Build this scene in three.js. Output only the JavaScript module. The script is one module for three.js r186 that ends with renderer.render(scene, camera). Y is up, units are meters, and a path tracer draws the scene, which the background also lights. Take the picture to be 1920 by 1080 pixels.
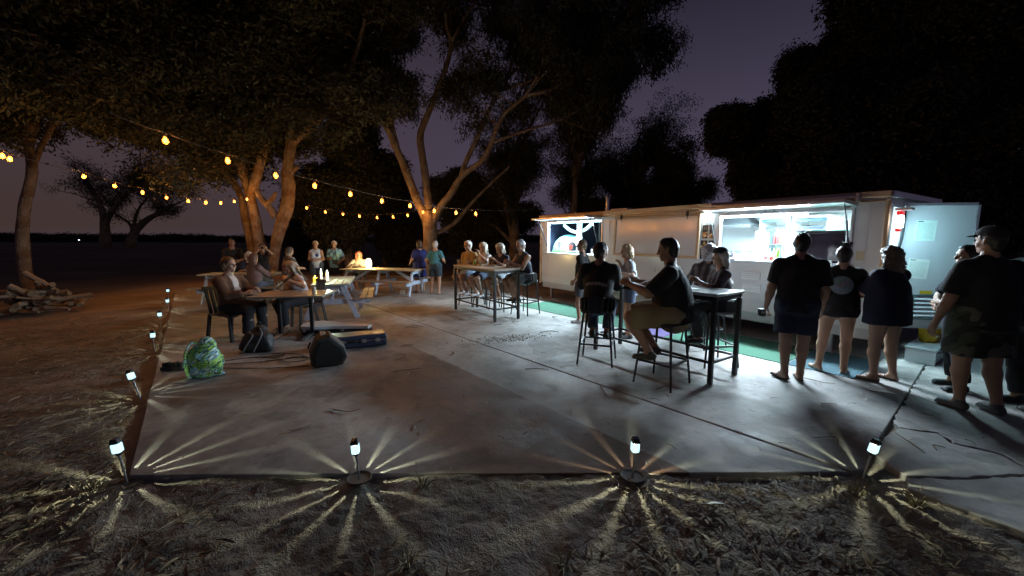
import * as THREE from 'three';
import { RoundedBoxGeometry } from 'three/addons/geometries/RoundedBoxGeometry.js';
import { DecalGeometry } from 'three/addons/geometries/DecalGeometry.js';
import { mergeGeometries } from 'three/addons/utils/BufferGeometryUtils.js';
import { RectAreaLightUniformsLib } from 'three/addons/lights/RectAreaLightUniformsLib.js';

// ---------------------------------------------------------------- camera, sky, exposure
const clamp = (x, a, b) => Math.min(b, Math.max(a, x)), smooth = (a, b, x) => { const t = clamp((x - a) / (b - a), 0, 1); return t * t * (3 - 2 * t); };
const scene = new THREE.Scene();
const EYE = 1.7, PITCH = Math.atan(95 / 760);
const camera = new THREE.PerspectiveCamera(2 * Math.atan(540 / 760) * 180 / Math.PI, 16 / 9, 0.05, 900);
camera.position.set(0, EYE, 0);
camera.rotation.set(-PITCH, 0, 0);
scene.add(camera);
const renderer = new THREE.WebGLRenderer({ antialias: true });
renderer.setSize(1024, 576);
renderer.toneMapping = THREE.LinearToneMapping;
renderer.toneMappingExposure = 1.8;
renderer.shadowMap.enabled = true;
RectAreaLightUniformsLib.init();
{ // late dusk: violet grey low down with a brown afterglow in the west (left), dark blue overhead
  const W = 256, H = 128, d = new Float32Array(W * H * 4);
  for (let j = 0; j < H; j++) for (let i = 0; i < W; i++) {
    const el = ((j + 0.5) / H - 0.5) * Math.PI, az = ((i + 0.5) / W - 0.5) * 2 * Math.PI;
    const x = Math.cos(az), z = Math.sin(az);
    const e = Math.max(0, Math.sin(el));
    const west = Math.pow(Math.max(0, (-x * 0.88 - z * 0.47) * 0.5 + 0.5), 3.5) * Math.exp(-e * 2.2);
    const k = 1 - smooth(0.12, 0.62, e);
    const low = [0.037, 0.031, 0.052], top = [0.0042, 0.0043, 0.0095], glow = [0.027, 0.0155, 0.0105];
    const o = (j * W + i) * 4;
    for (let c = 0; c < 3; c++) {
      const base = top[c] + (low[c] - top[c]) * k;
      d[o + c] = base * (1 - 0.97 * west) + glow[c] * west;
    }
    d[o + 3] = 1;
  }
  const sky = new THREE.DataTexture(d, W, H, THREE.RGBAFormat, THREE.FloatType);
  sky.mapping = THREE.EquirectangularReflectionMapping; sky.magFilter = THREE.LinearFilter; sky.needsUpdate = true;
  scene.background = sky; scene.environment = sky;
}

// ---------------------------------------------------------------- helpers
const V = (x, y, z) => new THREE.Vector3(x, y, z);
let rs = 12345;
function seed(n) { rs = (n * 2654435761) >>> 0; }
function rnd() { rs = (rs + 0x6d2b79f5) | 0; let t = Math.imul(rs ^ (rs >>> 15), 1 | rs); t = (t + Math.imul(t ^ (t >>> 7), 61 | t)) ^ t; return ((t ^ (t >>> 14)) >>> 0) / 4294967296; }
const rr = (a, b) => a + (b - a) * rnd();
const gauss = () => (rnd() + rnd() + rnd() + rnd() - 2) * 1.2;
function hash3(x, y, z) { let h = Math.imul(x, 374761393) ^ Math.imul(y, 668265263) ^ Math.imul(z, 2147483647 - 19); h = Math.imul(h ^ (h >>> 13), 1274126177); return ((h ^ (h >>> 16)) >>> 0) / 4294967296; }
function noise3(x, y, z) {
  const ix = Math.floor(x), iy = Math.floor(y), iz = Math.floor(z); let fx = x - ix, fy = y - iy, fz = z - iz;
  fx = fx * fx * (3 - 2 * fx); fy = fy * fy * (3 - 2 * fy); fz = fz * fz * (3 - 2 * fz);
  const L = (a, b, t) => a + (b - a) * t;
  return L(L(L(hash3(ix, iy, iz), hash3(ix + 1, iy, iz), fx), L(hash3(ix, iy + 1, iz), hash3(ix + 1, iy + 1, iz), fx), fy),
    L(L(hash3(ix, iy, iz + 1), hash3(ix + 1, iy, iz + 1), fx), L(hash3(ix, iy + 1, iz + 1), hash3(ix + 1, iy + 1, iz + 1), fx), fy), fz) * 2 - 1;
}
function noise2(x, y, s = 0) {
  const ix = Math.floor(x), iy = Math.floor(y); let fx = x - ix, fy = y - iy;
  fx = fx * fx * (3 - 2 * fx); fy = fy * fy * (3 - 2 * fy);
  const a = hash3(ix, iy, s), b = hash3(ix + 1, iy, s), c = hash3(ix, iy + 1, s), d = hash3(ix + 1, iy + 1, s);
  return (a + (b - a) * fx + (c - a + (a - b - c + d) * fx) * fy) * 2 - 1;
}
function fbm(x, y, o = 4, s = 0) { let a = 0.5, v = 0; for (let i = 0; i < o; i++) { v += a * noise2(x, y, s + i * 17); x = x * 2.03 + 5.1; y = y * 2.03 - 3.7; a *= 0.5; } return v; }
// a point on the sight line through (px, py) of the 1920 x 1080 photograph, at depth z in metres
function at(px, py, depth) {
  const x = (px - 960) / 760, y = -(py - 540) / 760, c = Math.cos(PITCH), s = Math.sin(PITCH);
  const dy = y * c - s, dz = c + y * s, t = depth / dz;
  return V(x * t, EYE + dy * t, -depth);
}
const used = new Map();
function numbered(name) { const n = used.get(name) ?? 0; used.set(name, n + 1); return n ? `${name}_${String(n).padStart(3, '0')}` : name; }
function tag(o, label, category, group, kind) {
  if (label) o.userData.label = label; if (category) o.userData.category = category;
  if (group) o.userData.group = group; if (kind) o.userData.kind = kind; return o;
}
function thing(name, label, category, [x, y, z] = [0, 0, 0], turn = 0, group) {
  const o = new THREE.Group(); o.name = numbered(name); scene.add(o); o.position.set(x, y, z); o.rotation.y = turn;
  return tag(o, label, category, group);
}
function clean(g) { // the attributes that every merged geometry keeps
  if (g.index === null) { const n = g.attributes.position.count, ix = new Uint32Array(n); for (let i = 0; i < n; i++) ix[i] = i; g.setIndex(new THREE.BufferAttribute(ix, 1)); }
  for (const k of Object.keys(g.attributes)) if (!['position', 'normal', 'uv'].includes(k)) g.deleteAttribute(k);
  if (!g.attributes.normal) g.computeVertexNormals();
  if (!g.attributes.uv) { const p = g.attributes.position, uv = new Float32Array(p.count * 2); for (let i = 0; i < p.count; i++) { uv[2 * i] = p.getX(i) + p.getZ(i) * 0.7; uv[2 * i + 1] = p.getY(i) + p.getZ(i) * 0.5; } g.setAttribute('uv', new THREE.BufferAttribute(uv, 2)); }
  g.groups = []; g.morphAttributes = {};
  return g;
}
function merge(list) { list = [].concat(list).map(clean); return list.length === 1 ? list[0] : mergeGeometries(list); }
function part(name, geos, mat, parent) {
  const m = new THREE.Mesh(merge(geos), mat); m.name = name; m.castShadow = m.receiveShadow = true;
  parent.add(m); return m;
}
function solo(name, geos, mat, label, category, group, kind) {
  const m = new THREE.Mesh(Array.isArray(geos) ? merge(geos) : geos, mat); m.name = numbered(name); m.castShadow = m.receiveShadow = true; scene.add(m);
  return tag(m, label, category, group, kind);
}
function dup(root, pos, turn, label, group) {
  const r = root.clone(); r.name = numbered(root.name.replace(/_\d{3}$/, '')); scene.add(r); r.position.set(...pos); r.rotation.y = turn;
  r.userData = { ...root.userData }; if (label) r.userData.label = label; if (group) r.userData.group = group; return r;
}
const move = (g, x, y, z, rx = 0, ry = 0, rz = 0) => g.applyMatrix4(new THREE.Matrix4().makeRotationFromEuler(new THREE.Euler(rx, ry, rz, 'YXZ')).setPosition(x, y, z));
const box = (w, h, d, x = 0, y = 0, z = 0, rx = 0, ry = 0, rz = 0) => move(new THREE.BoxGeometry(w, h, d), x, y, z, rx, ry, rz);
const rbox = (w, h, d, r, x = 0, y = 0, z = 0, rx = 0, ry = 0, rz = 0) => move(new RoundedBoxGeometry(w, h, d, 2, Math.min(r, w * .49, h * .49, d * .49)), x, y, z, rx, ry, rz);
const cyl = (r1, r2, h, n, x = 0, y = 0, z = 0, rx = 0, ry = 0, rz = 0) => move(new THREE.CylinderGeometry(r1, r2, h, n), x, y, z, rx, ry, rz);
const ball = (r, x = 0, y = 0, z = 0, sx = 1, sy = 1, sz = 1, n = 14) => { const g = new THREE.SphereGeometry(r, n, Math.max(6, n >> 1)); g.scale(sx, sy, sz); g.translate(x, y, z); return g; };
const lathe = (pts, n = 16, x = 0, y = 0, z = 0) => { const g = new THREE.LatheGeometry(pts.map(([a, b]) => new THREE.Vector2(a, b)), n); g.translate(x, y, z); return g; };
function bar(a, b, w, h = w) { // a square-section bar between two points
  const d = b.clone().sub(a), len = d.length(), g = new THREE.BoxGeometry(w, h, len);
  const m = new THREE.Matrix4().lookAt(a, b, Math.abs(d.y / len) > 0.97 ? V(0, 0, 1) : V(0, 1, 0)); m.setPosition(a.clone().add(b).multiplyScalar(0.5));
  return g.applyMatrix4(m);
}
function rod(a, b, r1, r2 = r1, n = 8) {
  const d = b.clone().sub(a), g = new THREE.CylinderGeometry(r2, r1, d.length(), n);
  return g.applyMatrix4(new THREE.Matrix4().makeRotationFromQuaternion(new THREE.Quaternion().setFromUnitVectors(V(0, 1, 0), d.normalize())).setPosition(a.clone().add(b).multiplyScalar(0.5)));
}
// a tapering, slightly knobbly tube through points with a radius each
function tube(pts, rad, n = 8, rough = 0, capped = true) {
  const pos = [], nor = [], uv = [], idx = []; let len = 0; const up = V(0.3, 0.2, 0.93).normalize(); let side = null;
  for (let i = 0; i < pts.length; i++) {
    const t = pts[Math.min(i + 1, pts.length - 1)].clone().sub(pts[Math.max(i - 1, 0)]).normalize();
    if (!side) side = V().crossVectors(t, Math.abs(t.dot(up)) > 0.95 ? V(1, 0, 0) : up).normalize();
    side.addScaledVector(t, -side.dot(t)).normalize(); const b = V().crossVectors(t, side);
    if (i) len += pts[i].distanceTo(pts[i - 1]);
    for (let k = 0; k <= n; k++) {
      const a = k / n * 2 * Math.PI, dir = side.clone().multiplyScalar(Math.cos(a)).addScaledVector(b, Math.sin(a));
      let r = rad[i]; if (rough) { const q = pts[i].clone().addScaledVector(dir, r); r *= 1 + rough * (noise3(q.x * 1.7 / r * 0.3, q.y * 1.2, q.z * 1.7 / r * 0.3) + 0.5 * noise3(q.x * 9, q.y * 5, q.z * 9)); }
      const p = pts[i].clone().addScaledVector(dir, r); pos.push(p.x, p.y, p.z); nor.push(dir.x, dir.y, dir.z); uv.push(k / n * rad[0] * 6, len);
    }
  }
  for (let i = 0; i < pts.length - 1; i++) for (let k = 0; k < n; k++) { const a = i * (n + 1) + k, b = a + n + 1; idx.push(a, a + 1, b, b, a + 1, b + 1); }
  if (capped) for (const [i, flip] of [[0, 0], [pts.length - 1, 1]]) {
    const c = pos.length / 3, p = pts[i]; pos.push(p.x, p.y, p.z); nor.push(0, flip ? 1 : -1, 0); uv.push(0, 0);
    for (let k = 0; k < n; k++) { const a = i * (n + 1) + k; flip ? idx.push(c, a, a + 1) : idx.push(c, a + 1, a); }
  }
  const g = new THREE.BufferGeometry();
  g.setAttribute('position', new THREE.Float32BufferAttribute(pos, 3)); g.setAttribute('normal', new THREE.Float32BufferAttribute(nor, 3)); g.setAttribute('uv', new THREE.Float32BufferAttribute(uv, 2)); g.setIndex(idx);
  if (rough) g.computeVertexNormals();
  return g;
}
function curve(pts, n) { return new THREE.CatmullRomCurve3(pts).getPoints(n); }
const lerpR = (a, b, n, p = 1) => Array.from({ length: n + 1 }, (_, i) => a + (b - a) * Math.pow(i / n, p));
function std(r, g, b, rough = 0.8, extra = {}) { return new THREE.MeshStandardMaterial({ color: new THREE.Color().setRGB(r, g, b), roughness: rough, ...extra }); }
function phys(r, g, b, rough, extra) { return new THREE.MeshPhysicalMaterial({ color: new THREE.Color().setRGB(r, g, b), roughness: rough, ...extra }); }
function glow(r, g, b, k = 1) { return new THREE.MeshStandardMaterial({ color: 0x000000, roughness: 0.6, emissive: new THREE.Color().setRGB(r, g, b), emissiveIntensity: k }); }
function dataTex(n, m, f, { srgb = false, rep = true } = {}) { // f(u, v) -> grey or [r, g, b] (linear 0..1)
  const d = new Uint8Array(n * m * 4), enc = (x) => Math.round(255 * clamp(srgb ? (x <= 0.0031308 ? 12.92 * x : 1.055 * Math.pow(x, 1 / 2.4) - 0.055) : x, 0, 1));
  for (let j = 0; j < m; j++) for (let i = 0; i < n; i++) { const v = f((i + 0.5) / n, (j + 0.5) / m), o = (j * n + i) * 4; for (let c = 0; c < 3; c++) d[o + c] = enc(Array.isArray(v) ? v[c] : v); d[o + 3] = 255; }
  const t = new THREE.DataTexture(d, n, m); t.magFilter = THREE.LinearFilter; if (rep) t.wrapS = t.wrapT = THREE.RepeatWrapping; if (srgb) t.colorSpace = THREE.SRGBColorSpace; t.needsUpdate = true; return t;
}
// seamless noise for repeating textures: blend of shifted copies
function tileNoise(u, v, f, o, s) { const a = fbm(u * f, v * f, o, s), b = fbm((u - 1) * f, v * f, o, s), c = fbm(u * f, (v - 1) * f, o, s), d = fbm((u - 1) * f, (v - 1) * f, o, s); return (a * (1 - u) + b * u) * (1 - v) + (c * (1 - u) + d * u) * v; }
function canvasTex(w, h, draw) { const c = document.createElement('canvas'); c.width = w; c.height = h; draw(c.getContext('2d'), w, h); const t = new THREE.CanvasTexture(c); t.colorSpace = THREE.SRGBColorSpace; return t; }

// ---------------------------------------------------------------- ground, slab, mats
const grainTex = dataTex(512, 512, (u, v) => { const n = tileNoise(u, v, 14, 5, 3), m = tileNoise(u, v, 60, 2, 9); return 0.5 + 0.42 * n + 0.3 * m; });
function groundHeight(x, z) {
  const far = smooth(6, 30, Math.hypot(x, z));
  let h = 0.05 * fbm(x * 0.35, z * 0.35, 3, 40) * (1 + 4 * far);
  const near = 1 - smooth(3, 9, Math.hypot(x * 0.6, z + 2));
  const clod = fbm(x * 3.3, z * 3.3, 4, 5);
  h += near * (0.030 * clod + 0.022 * Math.abs(fbm(x * 9, z * 9, 3, 8)) * smooth(-0.15, 0.2, fbm(x * 1.1, z * 1.1, 2, 77)) + 0.010 * fbm(x * 26, z * 26, 2, 61));
  return -0.045 + h;
}
{ // one sheet to the horizon, finely divided where the camera stands
  const steps = (lo, hi, near0, near1, fine, grow) => { const a = []; for (let x = near0; x <= near1; x += fine) a.push(x); let s = fine, x = near0; const left = []; while (x > lo) { s *= grow; x -= s; left.unshift(Math.max(x, lo)); } s = fine; x = a[a.length - 1]; while (x < hi) { s *= grow; x += s; a.push(Math.min(x, hi)); } return left.concat(a); };
  const xs = steps(-420, 420, -4.6, 3.6, 0.022, 1.11), zs = steps(-520, 60, -3.0, -1.55, 0.018, 1.07), nx = xs.length, nz = zs.length;
  const p = new Float32Array(nx * nz * 3), uv = new Float32Array(nx * nz * 2), col = new Float32Array(nx * nz * 3);
  for (let j = 0; j < nz; j++) for (let i = 0; i < nx; i++) {
    const k = j * nx + i, x = xs[i], z = zs[j]; let h = groundHeight(x, z);
    p.set([x, h, z], k * 3); uv.set([x, z], k * 2);
    const a = fbm(x * 0.8, z * 0.8, 4, 20), b = fbm(x * 5, z * 5, 3, 21), red = smooth(-4, -9, x + z * 0.2);
    const scrub = smooth(17, 26, Math.hypot(x, z)), m = (0.205 - 0.12 * scrub) * (1 + 0.5 * a + 0.5 * b);
    col.set([m * (1.08 + 0.1 * red), m * (0.92 - 0.05 * red), m * (0.76 - 0.14 * red)], k * 3);
  }
  const idx = []; for (let j = 0; j < nz - 1; j++) for (let i = 0; i < nx - 1; i++) { const a = j * nx + i; idx.push(a, a + nx, a + 1, a + 1, a + nx, a + nx + 1); }
  const g = new THREE.BufferGeometry(); g.setAttribute('position', new THREE.BufferAttribute(p, 3)); g.setAttribute('uv', new THREE.BufferAttribute(uv, 2)); g.setAttribute('color', new THREE.BufferAttribute(col, 3)); g.setIndex(idx); g.computeVertexNormals();
  const t = grainTex.clone(); t.repeat.set(2.3, 2.3);
  const m = new THREE.MeshStandardMaterial({ vertexColors: true, roughness: 0.97, bumpMap: t, bumpScale: 0.02 });
  solo('ground', g, m, 'bare brown dirt with dry leaf litter around the concrete', undefined, undefined, 'structure');
}
// the slab lies turned: its joints run along D (to the far left) and E (to the right)
const D = [-0.64, -0.768], E_ = [0.768, -0.64];
const SX = 18, SZ = 20; // metres covered by the slab colour texture
const slabMat = (() => {
  const N = 2048, tex = dataTex(N, N, (u, v) => {
    const x = -12 + u * SX, z = -17 + v * SZ;
    const big = fbm(x * 0.5, z * 0.5, 3, 1), mid = fbm(x * 2.2, z * 2.2, 4, 2), fine = fbm(x * 17, z * 17, 3, 3), speck = noise2(x * 90, z * 90, 4);
    let m = 0.29 * (1 + 0.34 * big + 0.34 * mid + 0.22 * fine + 0.08 * speck);
    const along = (x - 0.83) * D[0] + (z + 3.33) * D[1], across = (x - 0.83) * E_[0] + (z + 3.33) * E_[1];
    // red soil trodden into one pour of the slab, ending at the form line
    const edge = across + 0.012 * noise2(along * 9, 3, 5);
    let red = smooth(0.006, -0.012, edge) * smooth(-1.6, -1.1, across + 0.35 * fbm(x * 1.3, z * 1.3, 3, 12)) * smooth(4.6, 2.6, along + 0.8 * fbm(x * 1.1, z * 1.1, 2, 13));
    red = Math.min(1, red * (0.95 + 0.25 * mid));
    let c = [m * 0.98, m * 0.93, m * 0.87];
    c = [c[0] * (1 - 0.58 * red), c[1] * (1 - 0.78 * red), c[2] * (1 - 0.85 * red)];
    // drink spills and tyre scuffs
    const st = smooth(0.22, 0.42, fbm(x * 0.9 + 9, z * 0.9, 4, 31)); c = c.map((q) => q * (1 - 0.30 * st));
    const st2 = smooth(0.3, 0.36, fbm(x * 2.7, z * 2.7 + 4, 4, 33)); c = c.map((q) => q * (1 - 0.24 * st2)); const st3 = smooth(0.34, 0.37, fbm(x * 1.4 + 20, z * 1.4, 3, 35)) + 0.7 * smooth(0.40, 0.42, fbm(x * 5 + 2, z * 5, 3, 36)); c = c.map((q) => q * (1 - 0.26 * Math.min(1, st3)));
    return c;
  }, { srgb: true, rep: false });
  const rough = dataTex(512, 512, (u, v) => 0.74 + 0.3 * tileNoise(u, v, 9, 4, 6)); rough.repeat.set(0.5, 0.5);
  tex.offset.set(12 / SX, 17 / SZ); tex.repeat.set(1 / SX, 1 / SZ);
  const b = grainTex.clone(); b.repeat.set(0.9, 0.9);
  return new THREE.MeshStandardMaterial({ map: tex, roughness: 1, roughnessMap: rough, bumpMap: b, bumpScale: 0.0035 });
})();
const slab = new THREE.Group(); slab.name = numbered('concrete_slab'); scene.add(slab); tag(slab, 'stained grey concrete slab with joints, litter and a broken corner', undefined, undefined, 'structure');
function slabPiece(pts, jag = 0, name = 'panel') {
  const q = []; pts.forEach(([x, z], i) => { const [x2, z2] = pts[(i + 1) % pts.length], n = jag ? Math.max(1, Math.round(Math.hypot(x2 - x, z2 - z) / 0.06)) : 1; for (let k = 0; k < n; k++) { const t = k / n, w = jag && k ? jag : 0; q.push(new THREE.Vector2(x + (x2 - x) * t + w * noise2(i * 7 + k * 1.7, 1, 2), -(z + (z2 - z) * t) + w * noise2(i * 5 + k * 1.9, 4, 2))); } });
  const g = new THREE.ExtrudeGeometry(new THREE.Shape(q), { depth: 0.11, bevelEnabled: true, bevelSize: 0.006, bevelThickness: 0.006, bevelOffset: -0.006, bevelSegments: 1 });
  g.rotateX(-Math.PI / 2); g.translate(0, -0.116, 0);
  const uv = g.attributes.uv, p = g.attributes.position; for (let i = 0; i < uv.count; i++) uv.setXY(i, p.getX(i), p.getZ(i));
  return part(name, g, slabMat, slab);
}
{
  const along = (o, d, t, e = 0, s = 0) => [o[0] + d[0] * t + e[0] * s, o[1] + d[1] * t + e[1] * s];
  const gp = 0.007;
  // left pour: left edge, front edge to the first joint
  const c1 = [2.49, -2.785], cFar = along(c1, D, 17, E_, 0), left = [-2.76, -2.73], leftFar = along(left, [-0.62, -0.785], 12.5, E_, 0);
  slabPiece([left, [-1.4, -2.745], [0.2, -2.75], [2.47 - gp, -2.775], along(c1, D, 6, E_, -gp), along(c1, D, 12.5, E_, -gp), along(leftFar, E_, 1.2, E_, 0), leftFar]);
  // middle pour, between the first joint and the cross joint
  const j0 = [2.80, -2.98], j1 = along(j0, E_, 3.6, D, 0);
  slabPiece([along(c1, D, 0.0, E_, gp), [2.62, -2.80], along(j0, E_, 0, D, gp), along(j0, E_, 0.5, D, gp + .004), along(j0, E_, 1.1, D, gp), along(j1, E_, 3, D, gp), along(c1, D, 15, E_, 7), along(c1, D, 12.5, E_, gp)]);
  // right pour with the broken corner
  const K = [[2.86, -2.92], [3.47, -3.46], [3.72, -3.36], [3.66, -3.2], [3.86, -3.0], [3.80, -2.76], [3.2, -2.70], [2.83, -2.72]];
  slabPiece([[2.70, -2.58], [2.83, -2.705], [3.2, -2.68], [3.815, -2.735], [3.885, -3.01], [3.69, -3.20], [3.745, -3.375], [3.50, -3.475], along(j0, E_, 1.0, D, -gp), along(j1, E_, 3, D, -gp), [14, -4], [12, 3], [6, 2.4], [2.98, -2.15]], 0.014);
  slabPiece([[2.84, -2.725], [3.2, -2.702], [3.798, -2.755], [3.856, -3.0], [3.656, -3.192], [3.718, -3.358], [3.48, -3.455], along(j0, E_, 0.45, D, -gp - 0.006), along(j0, E_, 0.06, D, -gp - 0.006)], 0.012, 'broken_corner');
}
function flatMat(name, pts, mat, label) {
  const g = new THREE.ExtrudeGeometry(new THREE.Shape(pts.map(([x, z]) => new THREE.Vector2(x, -z))), { depth: 0.007, bevelEnabled: false }); g.rotateX(-Math.PI / 2); g.translate(0, 0.002, 0);
  return solo(name, g, mat, label, 'mat', 'mats laid end to end before the trailer');
}
const pileTex = grainTex.clone(); pileTex.repeat.set(6, 6);
{
  const green = std(0.034, 0.115, 0.070, 0.95, { bumpMap: pileTex, bumpScale: 0.003 }), violet = std(0.09, 0.07, 0.17, 0.95, { bumpMap: pileTex, bumpScale: 0.003 }), teal = std(0.04, 0.095, 0.115, 0.95, { bumpMap: pileTex, bumpScale: 0.003 });  // violet and teal pieces differ from the green only in colour
  const near = (t) => [0.68 + 3.45 * t, -9.32 + 4.6 * t], far = (t) => [0.68 + 3.45 * t + 0.92, -9.32 + 4.6 * t - 0.69];
  const cut = (a, b) => [near(a), near(b), far(b), far(a)];
  flatMat('floor_mat', cut(-0.16, 0.43), green, 'long green floor mat running under the left window of the trailer');
  flatMat('floor_mat', cut(0.434, 0.55), violet, 'short violet section of the floor strip between the two green mats');
  flatMat('floor_mat', cut(0.554, 0.87), green, 'green floor mat in front of the big serving window');
  flatMat('floor_mat', cut(0.874, 1.0), teal, 'short teal section of the floor strip under the woman with the round back print');
}

// ---------------------------------------------------------------- trees
const barkTex = dataTex(256, 512, (u, v) => { const n = tileNoise(u, v, 9, 4, 50), s = tileNoise(u * 1, v * 0.25, 16, 3, 51); return clamp(0.5 + 0.55 * n + 0.4 * s, 0, 1); });
const barkCol = dataTex(256, 512, (u, v) => { const n = tileNoise(u, v, 5, 4, 55), s = tileNoise(u, v * 0.3, 11, 3, 57), k = smooth(-0.1, 0.25, n); const a = 0.17 + 0.12 * s; return [a * (1 - 0.3 * k) + 0.025, (a * (1 - 0.45 * k)) * 0.84 + 0.015, (a * (1 - 0.58 * k)) * 0.66 + 0.01]; }, { srgb: true });
const bark = new THREE.MeshStandardMaterial({ map: barkCol, roughness: 0.92, bumpMap: barkTex, bumpScale: 0.05 }), darkBark = bark;
function leafClump(n, spread, len, wid, droop, sd) { // n narrow pointed leaves scattered through a small ball
  seed(sd); const pos = [], idx = [];
  for (let i = 0; i < n; i++) {
    const c = V(gauss() * spread, gauss() * spread * 0.8, gauss() * spread), d = V(gauss(), gauss() * 0.7 - droop, gauss()).normalize(), s = V(gauss(), gauss(), gauss()).cross(d).normalize();
    const L = len * rr(0.7, 1.3), w = wid * rr(0.7, 1.3), b = V().crossVectors(d, s).multiplyScalar(L * 0.12), k = pos.length / 3;
    for (const q of [c, c.clone().addScaledVector(d, L * 0.45).addScaledVector(s, w).add(b), c.clone().addScaledVector(d, L).addScaledVector(b, -0.6), c.clone().addScaledVector(d, L * 0.45).addScaledVector(s, -w).add(b)]) pos.push(q.x, q.y, q.z);
    idx.push(k, k + 1, k + 2, k, k + 2, k + 3);
  }
  const g = new THREE.BufferGeometry(); g.setAttribute('position', new THREE.Float32BufferAttribute(pos, 3)); g.setIndex(idx); g.computeVertexNormals(); return g;
}
const gumClump = leafClump(34, 0.20, 0.17, 0.017, 0.9, 5), thickClump = leafClump(84, 0.27, 0.13, 0.022, 0.4, 6), lacyClump = leafClump(22, 0.24, 0.16, 0.016, 0.2, 7);
const gumLeaf = std(0.036, 0.041, 0.022, 0.65, { side: THREE.DoubleSide });
function crownMesh(spots, clump, mat, parent, scale = 1) { // spots: {p, r, n}: leaf clumps round the ends of the branches
  const ms = [], m = new THREE.Matrix4(), q = new THREE.Quaternion(), e = new THREE.Euler();
  for (const { p, r, n } of spots) for (let i = 0; i < n; i++) {
    const s = scale * rr(0.65, 1.35); q.setFromEuler(e.set(rr(-0.5, 0.5), rr(0, 6.28), rr(-0.5, 0.5)));
    ms.push(m.clone().compose(V(p.x + gauss() * r, p.y + gauss() * r * 0.62, p.z + gauss() * r), q, V(s, s, s)));
  }
  const im = new THREE.InstancedMesh(clump, mat, ms.length); ms.forEach((x, i) => im.setMatrixAt(i, x)); im.name = 'crown'; im.userData.kind = 'stuff'; im.castShadow = im.receiveShadow = true; parent.add(im); return im;
}
const treeOrigin = (pts) => V(pts[0].x, 0, pts[0].z);
// limbs: lists of points (world), r0, r1; twigs and leaf spots grow from the last part of each limb
function tree(name, label, limbs, o) {
  seed(o.seed); const base = limbs[0].base ?? limbs[0].pts[0], root = thing(name, label, 'tree', [base.x, 0, base.z], 0, o.group);
  const wood = [], fine = [], spots = [];
  const loc = (p) => V(p.x - base.x, p.y, p.z - base.z);
  const sprout = (p, dir, len, r, depth) => {
    const n = 5, pts = [p.clone()], d = dir.clone();
    for (let i = 0; i < n; i++) { d.add(V(gauss() * 0.28, gauss() * 0.2 + o.lift, gauss() * 0.28)).normalize(); pts.push(pts[i].clone().addScaledVector(d, len / n)); }
    fine.push(tube(pts, lerpR(r, r * 0.35, n), depth ? 4 : 5, 0, false));
    if (depth < (o.depth ?? 2)) for (let k = 0; k < o.split; k++) { const i = 2 + Math.floor(rnd() * (n - 1)); sprout(pts[Math.min(i, n)], d.clone().add(V(gauss() * 0.8, gauss() * 0.5, gauss() * 0.8)).normalize(), len * rr(0.5, 0.75), r * 0.45, depth + 1); }
    else if (rnd() < (o.keep ?? 1) && (pts[n].y > (o.minY ?? 0) || rnd() < 0.22)) spots.push({ p: pts[n], r: o.leafR, n: o.leafN });
    if (o.along && depth && pts[3].y > (o.minY ?? 0)) spots.push({ p: pts[3], r: o.leafR * 0.7, n: o.along });
  };
  for (const L of limbs) {
    const pts = curve(L.pts.map(loc), L.n ?? 18);
    wood.push(tube(pts, lerpR(L.r0, L.r1, pts.length - 1, L.pow ?? 0.85), L.sides ?? 12, L.rough ?? 0.14));
    if (L.bare) continue;
    const cnt = L.twigs ?? o.twigs;
    for (let k = 0; k < cnt; k++) {
      const i = Math.floor(pts.length * (L.from ?? 0.45) + (pts.length * (1 - (L.from ?? 0.45)) - 1.01) * (k + rnd()) / cnt), t = pts[Math.min(i + 1, pts.length - 1)].clone().sub(pts[Math.max(0, i - 1)]).normalize();
      sprout(pts[i], t.multiplyScalar(0.6).add(V(gauss(), gauss() * 0.6 + 0.25, gauss())).normalize(), o.twigLen * rr(0.6, 1.2), Math.max(0.012, L.r1 * 0.55), 0);
    }
    sprout(pts[pts.length - 1], pts[pts.length - 1].clone().sub(pts[pts.length - 3]).normalize(), o.twigLen, L.r1 * 0.8, 0);
  }
  part('trunk', wood, o.bark ?? bark, root);
  const tw = part('branches', fine, o.bark ?? bark, root);
  for (const s of o.extra ?? []) spots.push({ ...s, p: loc(s.p) });
  crownMesh(spots, o.clump, o.leaf, root, o.scale ?? 1);
  return root;
}
const L = (pts, r0, r1, more = {}) => ({ pts: pts.map(([a, b, c]) => at(a, b, c)), r0, r1, ...more });
const foot = (p) => V(p.x, -0.1, p.z);
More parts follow.
